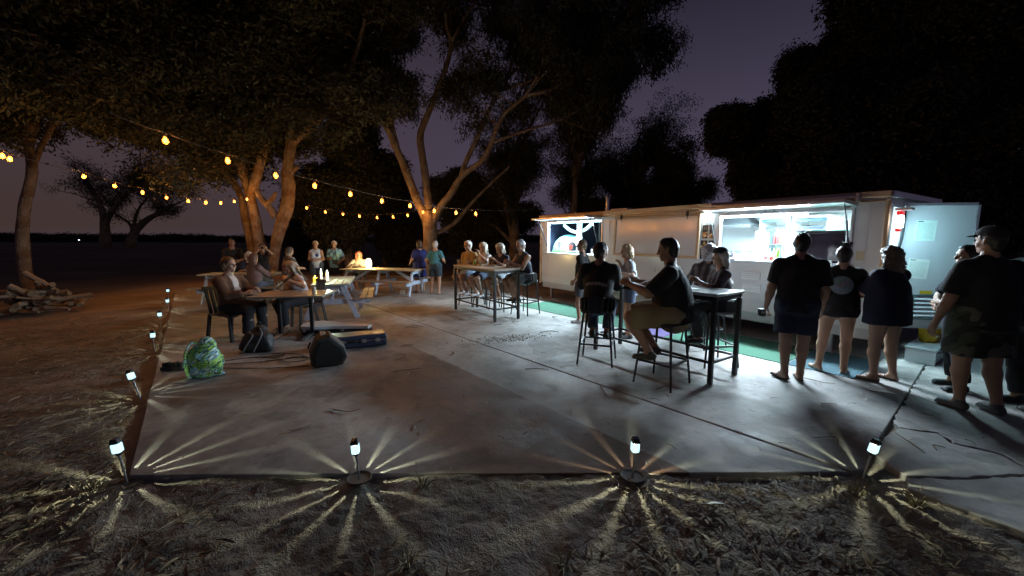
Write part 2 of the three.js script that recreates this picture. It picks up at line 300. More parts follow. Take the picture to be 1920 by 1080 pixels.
// the tall pale gum behind the far tables
{
  const b = [803, 560, 16];
  tree('gum_tree', 'tall pale forked gum tree rising behind the far tables, festoon bulbs at its fork', [
    L([b, [806, 470, 16], [806, 425, 16], [800, 395, 16]], 0.29, 0.26, { bare: 1, rough: 0.16 }),
    L([[803, 415, 16], [786, 385, 16], [765, 330, 15.9], [742, 275, 15.6], [718, 225, 15.2], [688, 188, 14.8], [640, 160, 14.2], [585, 150, 13.6]], 0.21, 0.05, { twigs: 9, from: 0.5 }),
    L([[742, 275, 15.6], [722, 190, 15.6], [705, 120, 15.4], [690, 40, 15.2], [680, -60, 15]], 0.16, 0.05, { twigs: 9, from: 0.35 }),
    L([[806, 410, 16], [800, 350, 16.1], [792, 290, 16.3], [788, 255, 16.4], [803, 212, 16.4], [822, 165, 16.2], [838, 120, 16], [846, 80, 15.8], [836, 40, 15.6], [838, -40, 15.4], [850, -120, 15.2]], 0.17, 0.04, { twigs: 10, from: 0.5, n: 28 }),
    L([[808, 425, 16], [824, 392, 15.9], [846, 362, 15.7], [868, 328, 15.5], [905, 300, 15.2], [922, 268, 15.1], [935, 232, 15], [955, 205, 14.9], [985, 180, 14.7], [1010, 140, 14.5]], 0.155, 0.045, { twigs: 8, from: 0.6, n: 26 }),
    L([[866, 330, 15.5], [872, 308, 15.5], [892, 265, 15.6], [912, 218, 15.7], [930, 180, 15.7], [952, 145, 15.7], [962, 90, 15.7], [958, 30, 15.6], [970, -60, 15.6]], 0.11, 0.04, { twigs: 9, from: 0.6, n: 24 }),
    L([[945, 168, 15.7], [975, 158, 15.5], [1000, 148, 15.2], [1040, 100, 15]], 0.05, 0.03, { twigs: 6, from: 0.4, n: 10 }),
    L([[985, 180, 14.7], [1040, 165, 14.8], [1095, 130, 15], [1140, 95, 15.2], [1180, 40, 15.4]], 0.07, 0.03, { twigs: 11, from: 0.15, n: 14 }),
    L([[952, 145, 15.7], [1010, 90, 15.6], [1075, 40, 15.4], [1120, -30, 15.2]], 0.07, 0.03, { twigs: 10, from: 0.2, n: 14 }),
    L([[922, 268, 15.1], [985, 245, 15], [1050, 225, 15], [1110, 190, 15.2], [1165, 150, 15.4]], 0.06, 0.025, { twigs: 9, from: 0.35, n: 14 }),
    L([[812, 440, 16.1], [850, 420, 16.4], [880, 385, 16.6], [920, 345, 16.8], [955, 312, 17]], 0.10, 0.04, { bare: 1, n: 12, rough: 0.08 }),
    L([[845, 80, 15.8], [880, 20, 15.5], [930, -40, 15.2]], 0.06, 0.03, { twigs: 7, from: 0.3, n: 8 }),
  ], { seed: 11, lift: 0.05, split: 3, twigs: 6, twigLen: 1.5, leafR: 0.34, leafN: 4, along: 1, clump: gumClump, leaf: gumLeaf, scale: 0.95, keep: 0.8 });
}
// the great spreading tree on the left whose crown roofs the picnic tables
{
  tree('spreading_tree', 'big spreading tree with two lit trunks behind the musicians, crown overhead', [
    L([[492, 560, 16], [489, 480, 16], [482, 430, 16], [470, 370, 16], [452, 310, 15.8], [440, 240, 15.3], [400, 160, 14.5], [330, 90, 13.5]], 0.25, 0.10, { twigs: 10, from: 0.5, n: 24 }),
    L([[478, 560, 16.2], [474, 480, 16.2], [462, 420, 16.3], [452, 370, 16.4], [430, 330, 16.6], [380, 290, 16.8], [320, 270, 16.8]], 0.21, 0.07, { twigs: 9, from: 0.5 }),
    L([[508, 560, 15.8], [514, 480, 15.8], [524, 430, 15.8], [537, 392, 15.8], [541, 355, 15.8], [538, 328, 15.7]], 0.21, 0.23, { bare: 1, rough: 0.26 }),
    L([[538, 332, 15.7], [550, 318, 15.6], [560, 312, 15.6]], 0.13, 0.07, { bare: 1, n: 6 }),
    L([[517, 408, 15.8], [508, 392, 15.7], [497, 380, 15.6], [486, 366, 15.4], [484, 356, 15.4]], 0.14, 0.09, { bare: 1, n: 8 }),
    L([[500, 383, 15.6], [512, 372, 15.5], [517, 360, 15.5]], 0.10, 0.06, { bare: 1, n: 6 }),
    L([[538, 335, 15.7], [545, 270, 15.4], [560, 200, 15], [590, 120, 14.2], [610, 40, 13.4], [640, -60, 12.6]], 0.22, 0.08, { twigs: 11, from: 0.3 }),
    L([[470, 368, 16], [490, 300, 15.4], [505, 220, 14.4], [500, 120, 13], [480, 20, 11.6]], 0.2, 0.07, { twigs: 11, from: 0.3 }),
    L([[450, 300, 15.8], [380, 240, 14.4], [300, 190, 12.6], [210, 140, 11], [120, 100, 9.6]], 0.18, 0.06, { twigs: 12, from: 0.25 }),
    L([[440, 245, 15.3], [360, 130, 13], [260, 40, 11], [160, -60, 9.4]], 0.16, 0.06, { twigs: 11, from: 0.25 }),
    L([[400, 165, 14.5], [420, 60, 12], [430, -60, 10]], 0.12, 0.05, { twigs: 10, from: 0.2 }),
    L([[545, 270, 15.4], [600, 220, 14.6], [640, 160, 13.8], [670, 90, 13], [690, 10, 12.4]], 0.14, 0.05, { twigs: 10, from: 0.25 }),
  ], { seed: 23, lift: 0.02, minY: 4.5, split: 3, twigs: 9, twigLen: 1.7, leafR: 0.5, leafN: 7, along: 2, clump: thickClump, leaf: gumLeaf, scale: 1.1 });
}
// the pale trunk at the left edge of the yard
tree('leaning_tree', 'pale leaning trunk at the left edge behind the woodpile', [
  L([[52, 545, 13], [46, 500, 13], [42, 440, 13], [46, 390, 13], [56, 345, 13], [60, 310, 13], [52, 270, 12.9], [30, 220, 12.6], [-20, 160, 12]], 0.17, 0.10, { twigs: 9, from: 0.62, n: 24 }),
  L([[58, 318, 13], [80, 270, 12.6], [110, 220, 12], [150, 180, 11.4], [200, 160, 11]], 0.09, 0.04, { twigs: 9, from: 0.3 }),
  L([[52, 270, 12.9], [60, 190, 12.4], [70, 110, 11.6], [60, 20, 10.6]], 0.15, 0.05, { twigs: 9, from: 0.25 }),
], { seed: 31, lift: 0.02, minY: 4.6, split: 3, twigs: 8, twigLen: 1.5, leafR: 0.42, leafN: 5, along: 2, clump: thickClump, leaf: gumLeaf, scale: 1.0 });
// background trees: trunk position, height, crown radius
function wildTree(name, label, px, depth, top, half, o) {
  seed(o.seed); const g0 = at(px, 445, depth), base = V(g0.x, -0.1, -depth), H = 1.7 + (445 - top) / 760 * depth, R = half / 760 * depth;
  const limbs = [{ pts: [base, V(base.x + gauss() * 0.2, H * 0.25, base.z), V(base.x + gauss() * 0.5, H * 0.5, base.z + gauss() * 0.3), V(base.x + gauss() * 0.6, H * 0.82, base.z)], r0: (H * 0.028 + 0.05) * (o.slim ?? 1), r1: H * 0.008 * (o.slim ?? 1), from: 0.5, twigs: 7, n: 12 }];
  for (let k = 0; k < (o.limbs ?? 9); k++) {
    const h0 = H * rr(o.low ?? 0.12, 0.6), a = k * 2.4 + rnd(), reach = R * rr(0.35, 0.72), h1 = Math.min(H * 0.93, h0 + H * rr(0.1, 0.4));
    limbs.push({ pts: [V(base.x, h0, base.z), V(base.x + Math.cos(a) * reach * 0.5, h0 + (h1 - h0) * 0.6, base.z + Math.sin(a) * reach * 0.4), V(base.x + Math.cos(a) * reach, h1, base.z + Math.sin(a) * reach * 0.8)], r0: H * 0.012 + 0.02, r1: H * 0.004, from: 0.2, n: 9, sides: 6 });
  }
  return tree(name, label, limbs, { lift: 0.06, split: 3, twigs: 4, twigLen: R * 0.24, leafR: R * (o.lr ?? 0.085), leafN: 7, along: 2, clump: thickClump, leaf: gumLeaf, bark: darkBark, scale: 1.2, group: o.group, ...o });
}
wildTree('dark_tree', 'tall dark tree behind the open door, its crown running out of frame', 1790, 13, -140, 240, { seed: 41, leafN: 22, along: 7, scale: 1.15, limbs: 14, twigs: 6 });
wildTree('dark_tree', 'dark rounded tree right behind the big serving window, sky showing on its left', 1570, 16, 60, 125, { seed: 42, leafN: 18, along: 5, scale: 1.1, limbs: 12, low: 0.2 });
wildTree('dark_tree', 'shorter dark tree with a sloping left outline behind the trailer roof', 1425, 17, 200, 95, { seed: 43, leafN: 16, along: 5, scale: 1.1, limbs: 11 });
wildTree('dark_tree', 'dark mass of tree at the right edge behind the queue', 1900, 12, 60, 210, { seed: 44, leafN: 20, along: 6, scale: 1.15, limbs: 12, low: 0.04 });
wildTree('dark_tree', 'dark undergrown tree directly above the right end of the trailer', 1640, 12.5, 190, 170, { seed: 48, leafN: 19, along: 6, scale: 1.1, limbs: 13, low: 0.05 });
wildTree('lacy_tree', 'tall lacy gum behind the fork of the pale gum, leaning out over the trailer', 1075, 19, -60, 120, { seed: 45, clump: gumClump, leaf: gumLeaf, leafN: 4, along: 1, limbs: 14, low: 0.3, scale: 0.9, keep: 0.8, lr: 0.15, slim: 0.45 });
wildTree('lacy_tree', 'open lacy tree with bare twigs between the trailer roof and the violet sky', 1190, 21, 215, 90, { seed: 46, clump: lacyClump, leaf: gumLeaf, leafN: 3, along: 0, limbs: 13, keep: 0.6, scale: 0.75, lr: 0.16 });
wildTree('lacy_tree', 'low lacy tree just left of the trailer end, twigs against the sky', 960, 20, 185, 95, { seed: 47, clump: lacyClump, leaf: gumLeaf, leafN: 4, along: 0, limbs: 14, low: 0.08, keep: 0.8, scale: 0.8, lr: 0.15 });
wildTree('lacy_tree', 'small twiggy tree low behind the left end of the trailer roof', 1085, 20, 255, 80, { seed: 49, clump: lacyClump, leaf: gumLeaf, leafN: 3, along: 0, limbs: 14, low: 0.1, keep: 0.7, scale: 0.75, lr: 0.15 });
wildTree('lacy_tree', 'low lacy scrub tree behind the closed middle hatch', 1165, 22, 300, 75, { seed: 56, clump: lacyClump, leaf: gumLeaf, leafN: 5, along: 1, limbs: 14, low: 0.08, scale: 0.85, lr: 0.15 });
wildTree('lacy_tree', 'low lacy scrub tree filling the gap left of the dark mass on the right', 1262, 20, 265, 70, { seed: 57, clump: lacyClump, leaf: gumLeaf, leafN: 6, along: 1, limbs: 14, low: 0.08, scale: 0.9, lr: 0.14 });
wildTree('dark_tree', 'dark bushy tree between the big trunks and the pale gum', 655, 20, 235, 95, { seed: 50, leafN: 9, along: 3, limbs: 11, low: 0.06 });
wildTree('dark_tree', 'low dark bushy tree behind the red haired woman', 720, 24, 330, 90, { seed: 51, leafN: 9, along: 3, limbs: 10, low: 0.03 });
wildTree('dark_tree', 'low dark bushy tree behind the people at the left bar table', 900, 22, 330, 95, { seed: 52, leafN: 8, along: 3, limbs: 10, low: 0.03 });
wildTree('dark_tree', 'dark thicket tree standing behind the two women with white hair', 600, 27, 395, 80, { seed: 53, leafN: 9, along: 3, limbs: 9, low: 0.02 });
tree('small_tree', 'small flat topped tree silhouette on the far plain, left of its twin', [
  L([[197, 462, 30], [197, 430, 30], [194, 405, 30], [184, 376, 30], [170, 352, 30]], 0.36, 0.12, { twigs: 6, from: 0.7, n: 12 }),
  L([[197, 425, 30], [206, 402, 30], [222, 382, 29.6], [240, 362, 29.2], [252, 345, 29]], 0.22, 0.08, { twigs: 7, from: 0.5, n: 10 }),
  L([[190, 392, 30], [178, 385, 30.4], [168, 382, 31]], 0.10, 0.05, { twigs: 4, from: 0.4, n: 6 }),
], { seed: 54, lift: 0.08, split: 3, twigs: 6, twigLen: 1.3, leafR: 0.35, leafN: 2, clump: lacyClump, leaf: gumLeaf, bark: darkBark, scale: 1.0 });
tree('small_tree', 'small forked tree silhouette on the far plain, right of its twin', [
  L([[244, 462, 31], [250, 440, 31], [262, 424, 31], [282, 408, 30.6], [304, 397, 30], [326, 384, 29.6]], 0.36, 0.09, { twigs: 9, from: 0.55, n: 14 }),
  L([[250, 442, 31], [246, 424, 31], [234, 412, 31.4], [218, 404, 31.8]], 0.14, 0.06, { twigs: 3, from: 0.6, n: 8 }),
  L([[250, 432, 31], [254, 408, 31], [262, 388, 30.6], [276, 372, 30]], 0.14, 0.05, { twigs: 6, from: 0.5, n: 8 }),
], { seed: 55, lift: 0.1, split: 3, twigs: 6, twigLen: 1.2, leafR: 0.35, leafN: 2, clump: lacyClump, leaf: gumLeaf, bark: darkBark, scale: 1.0 });
{ // far wood along the horizon
  seed(60); const ms = [], m = new THREE.Matrix4(), q = new THREE.Quaternion();
  for (let i = 0; i < 2600; i++) { const x = rr(-330, 60), z = -150 + gauss() * 8 + x * 0.05, s = rr(1.6, 4.6); ms.push(m.clone().compose(V(x, rnd() * (1.6 + 1.5 * fbm(x * 0.05, 3, 3, 7)) * 1.2, z), q.setFromEuler(new THREE.Euler(0, rr(0, 6), 0)), V(s * 1.8, s, s * 1.8))); }
  const im = new THREE.InstancedMesh(thickClump, gumLeaf, ms.length); ms.forEach((x, i) => im.setMatrixAt(i, x)); im.name = numbered('far_woodland'); scene.add(im);
  tag(im, 'far low line of bush along the horizon on the left', undefined, undefined, 'stuff');
  const lamp = solo('house_light', ball(0.16, 0, 0, 0), glow(0.9, 0.95, 1.0, 1.6), 'tiny white light of a far house on the horizon at left', 'house light'); lamp.position.copy(at(148, 450, 120));
}

// ---------------------------------------------------------------- food trailer (x along its front, y up, z out towards the yard)
const TA = [0.85, 0, -11.61], TT = -0.9932, TL = 7.42;
const fleck = dataTex(256, 256, (u, v) => 0.5 + 0.4 * tileNoise(u, v, 20, 3, 70));
const scuff = dataTex(512, 512, (u, v) => { const n = tileNoise(u, v, 4, 5, 71), s = tileNoise(u * 1, v, 30, 2, 72); return 0.62 * (1 + 0.12 * n - 0.5 * smooth(0.28, 0.42, s * 0.8 + n * 0.3)); });
const panelWhite = new THREE.MeshPhysicalMaterial({ color: new THREE.Color().setRGB(0.98, 0.97, 0.96), map: (() => { const t = scuff.clone(); t.colorSpace = THREE.NoColorSpace; t.repeat.set(0.5, 0.5); return t; })(), roughness: 0.30, bumpMap: fleck, bumpScale: 0.0012, clearcoat: 0.35, clearcoatRoughness: 0.12 });
const alu = std(0.60, 0.60, 0.62, 0.34, { metalness: 0.85, bumpMap: fleck, bumpScale: 0.0006 }), steel = std(0.55, 0.57, 0.60, 0.28, { metalness: 0.9 }), white = std(0.78, 0.79, 0.78, 0.4), cream = std(0.62, 0.55, 0.40, 0.7), black = std(0.014, 0.014, 0.016, 0.5), rubber = std(0.02, 0.02, 0.021, 0.8), gasStrut = std(0.03, 0.03, 0.035, 0.35, { metalness: 0.6 });
const tan = std(0.52, 0.36, 0.22, 0.45), blackSteel = std(0.022, 0.022, 0.025, 0.42, { metalness: 0.35, bumpMap: fleck, bumpScale: 0.0006 });
function onTrailer(name, label, category, x, y, z, group, turn = 0) { // a thing at its base, in the trailer's own axes
  const c = Math.cos(TT), s = Math.sin(TT); return thing(name, label, category, [TA[0] + c * x + s * z, y, TA[2] - s * x + c * z], TT + turn, group);
}
const trailer = thing('food_trailer', 'long white food trailer with two lit serving windows and tan roof rail', 'food trailer', TA, TT);  // the roof rail has its own tan colour
const WB = 0.45, WT = 2.25, DEP = 2.3;
const W1 = [0.26, 2.36, 1.29, 2.13], W2 = [5.17, 7.10, 1.33, 2.10];
{
  const sh = new THREE.Shape([[0, WB], [TL, WB], [TL, WT], [0, WT]].map(([a, b]) => new THREE.Vector2(a, b)));
  for (const [a, b, c, d] of [W1, W2]) sh.holes.push(new THREE.Path([[a, c], [a, d], [b, d], [b, c]].map(([x, y]) => new THREE.Vector2(x, y))));
  const front = new THREE.ExtrudeGeometry(sh, { depth: 0.05, bevelEnabled: false }); front.translate(0, 0, -0.05);
  part('front_wall', front, panelWhite, trailer);
  part('back_wall', [box(TL, WT - WB, 0.05, TL / 2, (WT + WB) / 2, -DEP + 0.025)], panelWhite, trailer);
  part('end_wall', [box(0.05, WT - WB, DEP - 0.104, 0.025, (WT + WB) / 2, -DEP / 2)], panelWhite, trailer);
  part('end_wall', [box(0.05, WT - WB, 0.06, TL - 0.025, (WT + WB) / 2, -0.082), box(0.05, 0.10, 0.52, TL - 0.025, WT - 0.05, -0.374), box(0.05, WT - WB, DEP - 0.69, TL - 0.025, (WT + WB) / 2, -0.636 - (DEP - 0.69) / 2)], panelWhite, trailer);
  part('floor', [box(TL - 0.104, 0.06, DEP - 0.104, TL / 2, WB + 0.035, -DEP / 2)], steel, trailer);
  part('roof', [box(TL + 0.04, 0.045, DEP + 0.04, TL / 2, WT + 0.025, -DEP / 2)], panelWhite, trailer);
  part('roof_rail', [rbox(TL + 0.1, 0.085, 0.05, 0.012, TL / 2, WT + 0.012, 0.046), rbox(TL + 0.06, 0.022, 0.03, 0.008, TL / 2, WT - 0.075, 0.017)], tan, trailer);
  part('roof_rail', [rbox(0.05, 0.085, DEP, 0.012, TL + 0.046, WT + 0.012, -DEP / 2)], alu, trailer);
  for (const x of [-0.02, TL + 0.02]) part('corner_trim', rbox(0.05, WT - WB, 0.05, 0.012, x, (WT + WB) / 2 - 0.05, 0.012), tan, trailer);
  part('skirt', [box(TL, 0.20, 0.02, TL / 2, WB - 0.055, -0.05), box(0.02, 0.2, DEP - 0.1, 0.06, WB - 0.06, -DEP / 2)], std(0.42, 0.42, 0.43, 0.5), trailer);
  part('chassis', [box(TL - 0.3, 0.10, 0.08, TL / 2, 0.34, -0.5), box(TL - 0.3, 0.1, 0.08, TL / 2, 0.34, -1.8), box(0.08, 0.08, 1.5, 0.6, 0.28, -1.15), box(0.08, 0.08, 1.5, 6.8, 0.28, -1.15)], blackSteel, trailer);
  for (const x of [0.28, 6.9]) { const j = part('jack_stand', [box(0.06, 0.34, 0.06, x, 0.18, -0.16), box(0.16, 0.012, 0.16, x, 0.008, -0.16)], std(0.5, 0.5, 0.52, 0.4, { metalness: 0.6 }), trailer); }
  for (const x of [3.3, 4.2]) { const w = part('wheel', move(new THREE.TorusGeometry(0.24, 0.09, 10, 24), x, 0.335, -0.35), rubber, trailer); part('rim', cyl(0.17, 0.17, 0.12, 20, x, 0.335, -0.35, Math.PI / 2, 0, 0), steel, w); }
  part('mudguard', [rbox(1.9, 0.06, 0.26, 0.02, 3.75, 0.70, 0.10), rbox(0.06, 0.3, 0.26, 0.02, 2.82, 0.56, 0.1, 0, 0, -0.3), rbox(0.06, 0.3, 0.26, 0.02, 4.68, 0.56, 0.1, 0, 0, 0.3)], std(0.55, 0.55, 0.55, 0.5), trailer);
  // serving counters and window frames
  for (const [a, b, c, d] of [W1, W2]) {
    part('counter', rbox(b - a + 0.1, 0.03, 0.16, 0.01, (a + b) / 2, c - 0.018, 0.050), steel, trailer);
    part('window_frame', [box(0.035, d - c, 0.07, a + 0.0175, (c + d) / 2, -0.012), box(0.035, d - c, 0.07, b - 0.0175, (c + d) / 2, -0.012), box(b - a - 0.074, 0.035, 0.07, (a + b) / 2, d - 0.0175, -0.012)], alu, trailer);
  }
  // opened hatches held up on gas struts
  const hatch = (a, b, y, tilt) => {
    const w = b - a, len = 0.50, g = [box(w, 0.022, len - 0.05, 0, 0, len / 2)], t = new THREE.Matrix4().makeRotationX(-tilt).setPosition((a + b) / 2, y, 0.04);
    const h = part('hatch', g.map((q) => q.applyMatrix4(t)), panelWhite, trailer);
    part('hatch_frame', [rbox(w + 0.05, 0.05, 0.04, 0.01, 0, 0, len), rbox(0.04, 0.05, len - 0.04, 0.01, -w / 2 - 0.003, 0, len / 2 - 0.01), rbox(0.04, 0.05, len - 0.04, 0.01, w / 2 + 0.003, 0, len / 2 - 0.01)].map((q) => q.applyMatrix4(t)), alu, h);
    for (const x of [a + 0.03, b - 0.03]) part('gas_strut', [rod(V(x, y - 0.72, 0.055), V(x, y - 0.22, 0.25), 0.013), rod(V(x, y - 0.22, 0.25), V(x, y + Math.sin(tilt) * 0.4, 0.4), 0.007)], gasStrut, h);
    part('hinge', [cyl(0.018, 0.018, w, 10, (a + b) / 2, y + 0.02, 0.035, 0, 0, Math.PI / 2)], alu, trailer);
  };
  hatch(W1[0] + 0.02, W1[1] - 0.02, 2.165, 0.03); hatch(W2[0] - 0.02, W2[1] + 0.02, 2.145, 0.05);
  part('awning_roll', [cyl(0.055, 0.055, 2.02, 16, 6.13, WT - 0.015, 0.125, 0, 0, Math.PI / 2), rbox(0.03, 0.12, 0.13, 0.01, 5.10, WT - 0.02, 0.11), rbox(0.03, 0.12, 0.13, 0.01, 7.15, WT - 0.02, 0.11)], alu, trailer);
  // closed middle hatch: panel proud of the wall inside an aluminium frame, with two over-centre catches
  const m0 = 2.76, m1 = 4.84, mb = 1.30, mt = 2.14;
  const mh = part('closed_hatch', rbox(m1 - m0 - 0.1, mt - mb - 0.1, 0.02, 0.004, (m0 + m1) / 2, (mb + mt) / 2, 0.014), phys(0.62, 0.61, 0.60, 0.16, { clearcoat: 0.6, clearcoatRoughness: 0.06, bumpMap: fleck, bumpScale: 0.0004 }), trailer);
  part('hatch_frame', [rbox(m1 - m0, 0.055, 0.04, 0.008, (m0 + m1) / 2, mt - 0.0275, 0.022), rbox(m1 - m0, 0.055, 0.04, 0.008, (m0 + m1) / 2, mb + 0.0275, 0.022), rbox(0.055, mt - mb - 0.11, 0.04, 0.008, m0 + 0.0275, (mb + mt) / 2, 0.022), rbox(0.055, mt - mb - 0.11, 0.04, 0.008, m1 - 0.0275, (mb + mt) / 2, 0.022), rbox(m1 - m0 + 0.1, 0.05, 0.055, 0.012, (m0 + m1) / 2, mt + 0.028, 0.03)], tan, mh); mh.applyMatrix4(new THREE.Matrix4().makeTranslation(0, mt, 0.004).multiply(new THREE.Matrix4().makeRotationX(-0.045)).multiply(new THREE.Matrix4().makeTranslation(0, -mt, 0)));
  for (const x of [m0 + 0.22, m1 - 0.25]) part('catch', [box(0.03, 0.09, 0.03, x, mt - 0.0, 0.075), rod(V(x, mt - 0.04, 0.085), V(x + 0.015, mt - 0.10, 0.07), 0.008)], black, mh);
  // vents, lamps and small fittings on the wall
  for (const [x, y] of [[5.78, 1.06], [5.80, 0.86], [6.35, 0.78]]) { const v = part('wall_vent', rbox(0.30, 0.13, 0.02, 0.005, x, y, 0.010), white, trailer); part('louvre', [-0.035, 0, 0.035].map((d) => box(0.25, 0.010, 0.02, x, y + d, 0.022, 0.5)), white, v); }
  for (const x of [2.56, 4.99, 7.24]) part('seam_strip', rbox(0.035, WT - WB - 0.22, 0.006, 0.002, x, (WT + WB) / 2 - 0.03, 0.003), panelWhite, trailer);
  part('trim_rail', rbox(TL - 0.06, 0.03, 0.014, 0.004, TL / 2, 0.66, 0.007), alu, trailer);
  for (const [x, y, w, h, c] of [[2.60, 1.05, 0.10, 0.07, 0.4], [4.98, 1.12, 0.08, 0.05, 0.25], [7.2, 1.45, 0.09, 0.13, 0.5]]) part('sticker', box(w, h, 0.002, x, y, 0.0075), std(c, c * 0.8, c * 0.5, 0.5), trailer);
  for (const x of [2.56, 4.99, 7.24]) part('rivets', Array.from({ length: 12 }, (_, k) => ball(0.006, x, WB + 0.28 + k * 0.115, 0.006, 1, 1, 0.6, 6)), alu, trailer).userData.kind = 'stuff';
  part('lock', [cyl(0.025, 0.025, 0.03, 12, 7.05, 0.82, 0.015, Math.PI / 2), rbox(0.09, 0.03, 0.03, 0.01, 7.09, 0.78, 0.015)], gasStrut, trailer);
  part('roof_fitting', [rbox(0.5, 0.05, 0.18, 0.01, 2.72, WT + 0.08, -0.2)], white, trailer);
  part('flue_pipe', [cyl(0.05, 0.05, 0.42, 12, 1.62, WT + 0.25, -0.9), cyl(0.08, 0.06, 0.05, 12, 1.62, WT + 0.48, -0.9)], steel, trailer);
  part('inner_partition', box(0.04, 1.62, DEP - 0.25, 2.62, 1.34, -DEP / 2), panelWhite, trailer);
  part('door_frame', [box(0.03, 1.66, 0.05, TL + 0.018, 1.32, -0.125), box(0.03, 1.66, 0.05, TL + 0.018, 1.32, -0.655), box(0.03, 0.05, 0.48, TL + 0.018, 2.125, -0.39)], alu, trailer);
}
// the open end door, hinged beyond the opening
{
  const a = V(5.36, 0, -5.62), b = V(6.20, 0, -5.50), w = a.distanceTo(b), turn = Math.atan2(-(b.z - a.z), b.x - a.x);
  const door = new THREE.Group(); door.name = 'end_door'; trailer.add(door);
  const inv = new THREE.Matrix4().makeRotationY(TT).setPosition(...TA).invert(); door.applyMatrix4(inv.multiply(new THREE.Matrix4().makeRotationY(turn).setPosition(a.x, 0, a.z)));
  part('leaf', rbox(w, 1.66, 0.035, 0.008, w / 2, 1.30, 0), panelWhite, door);
  part('edge_trim', [box(0.03, 1.66, 0.05, w + 0.016, 1.30, 0), box(w, 0.03, 0.05, w / 2, 2.146, 0), box(w, 0.03, 0.05, w / 2, 0.454, 0)], alu, door);
  part('louvre_vent', [rbox(0.34, 0.025, 0.03, 0.006, 0.36, 0.905, 0.030), rbox(0.34, 0.025, 0.03, 0.006, 0.36, 0.575, 0.030), rbox(0.03, 0.30, 0.03, 0.006, 0.205, 0.74, 0.030), rbox(0.03, 0.30, 0.03, 0.006, 0.515, 0.74, 0.030)], std(0.12, 0.16, 0.16, 0.5), door);
  part('louvre', [0, 1, 2, 3, 4].map((k) => box(0.27, 0.030, 0.012, 0.36, 0.625 + k * 0.058, 0.034, -0.6)), white, door);
  part('sticker', box(0.15, 0.045, 0.002, 0.36, 0.945, 0.021), std(0.65, 0.42, 0.02, 0.5), door);
  part('door_knob', [ball(0.028, w - 0.09, 1.33, 0.055), cyl(0.012, 0.012, 0.05, 8, w - 0.09, 1.33, 0.03, Math.PI / 2)], gasStrut, door);
  const sheet = (k) => canvasTex(256, 320, (c, W, H) => { c.fillStyle = ['#e4e6da', '#d2e3d6'][k]; c.fillRect(0, 0, W, H); c.fillStyle = '#33403c'; c.fillRect(18, 16, 66, 12); seed(90 + k); c.globalAlpha = 0.4; for (let y = 50; y < H - 30; y += 15) { let x = 20; while (x < W - 30) { const l = 8 + rnd() * 30; if (x + l < W - 18) c.fillRect(x, y, l, 3.5); x += l + 6; } } });
  part('notice', box(0.25, 0.28, 0.002, 0.27, 1.79, 0.0195, 0, 0, -0.03), new THREE.MeshStandardMaterial({ map: sheet(1), roughness: 0.9 }), door);
  part('notice', box(0.26, 0.27, 0.002, 0.23, 1.27, 0.0195, 0, 0, -0.07), new THREE.MeshStandardMaterial({ map: sheet(0), roughness: 0.9 }), door);
}
// food posters on the wall
{
  const food = (k) => canvasTex(192, 192, (c, W, H) => { c.fillStyle = '#17110d'; c.fillRect(0, 0, W, H); seed(95 + k); for (let i = 0; i < 26; i++) { const y = k ? (rnd() < 0.5 ? 30 + rnd() * 40 : 110 + rnd() * 30) : 95 + rnd() * 80; c.fillStyle = ['#c57a35', '#e0a45c', '#8b4a1d', '#f1d9b0', '#5d3015'][Math.floor(rnd() * 5)]; c.beginPath(); c.ellipse(rnd() * W, y, 12 + rnd() * 30, 6 + rnd() * 12, rnd() * 0.6 - 0.3, 0, 6.3); c.fill(); } if (!k) for (let i = 0; i < 5; i++) { c.fillStyle = '#6a6058'; c.fillRect(18 + i * 34, 20, 22, 46); } });
  for (const [k, x, y, w, h, l] of [[0, 4.975, 1.80, 0.21, 0.24, 'small square food poster, upper of the two beside the big window'], [1, 4.975, 1.475, 0.26, 0.34, 'larger dark food poster under the small one beside the big window']]) {
    const p = onTrailer('food_poster', l, 'poster', x, y, 0.004); part('sheet', box(w, h, 0.004), new THREE.MeshStandardMaterial({ map: food(k), roughness: 0.35 }), p);
  }
}
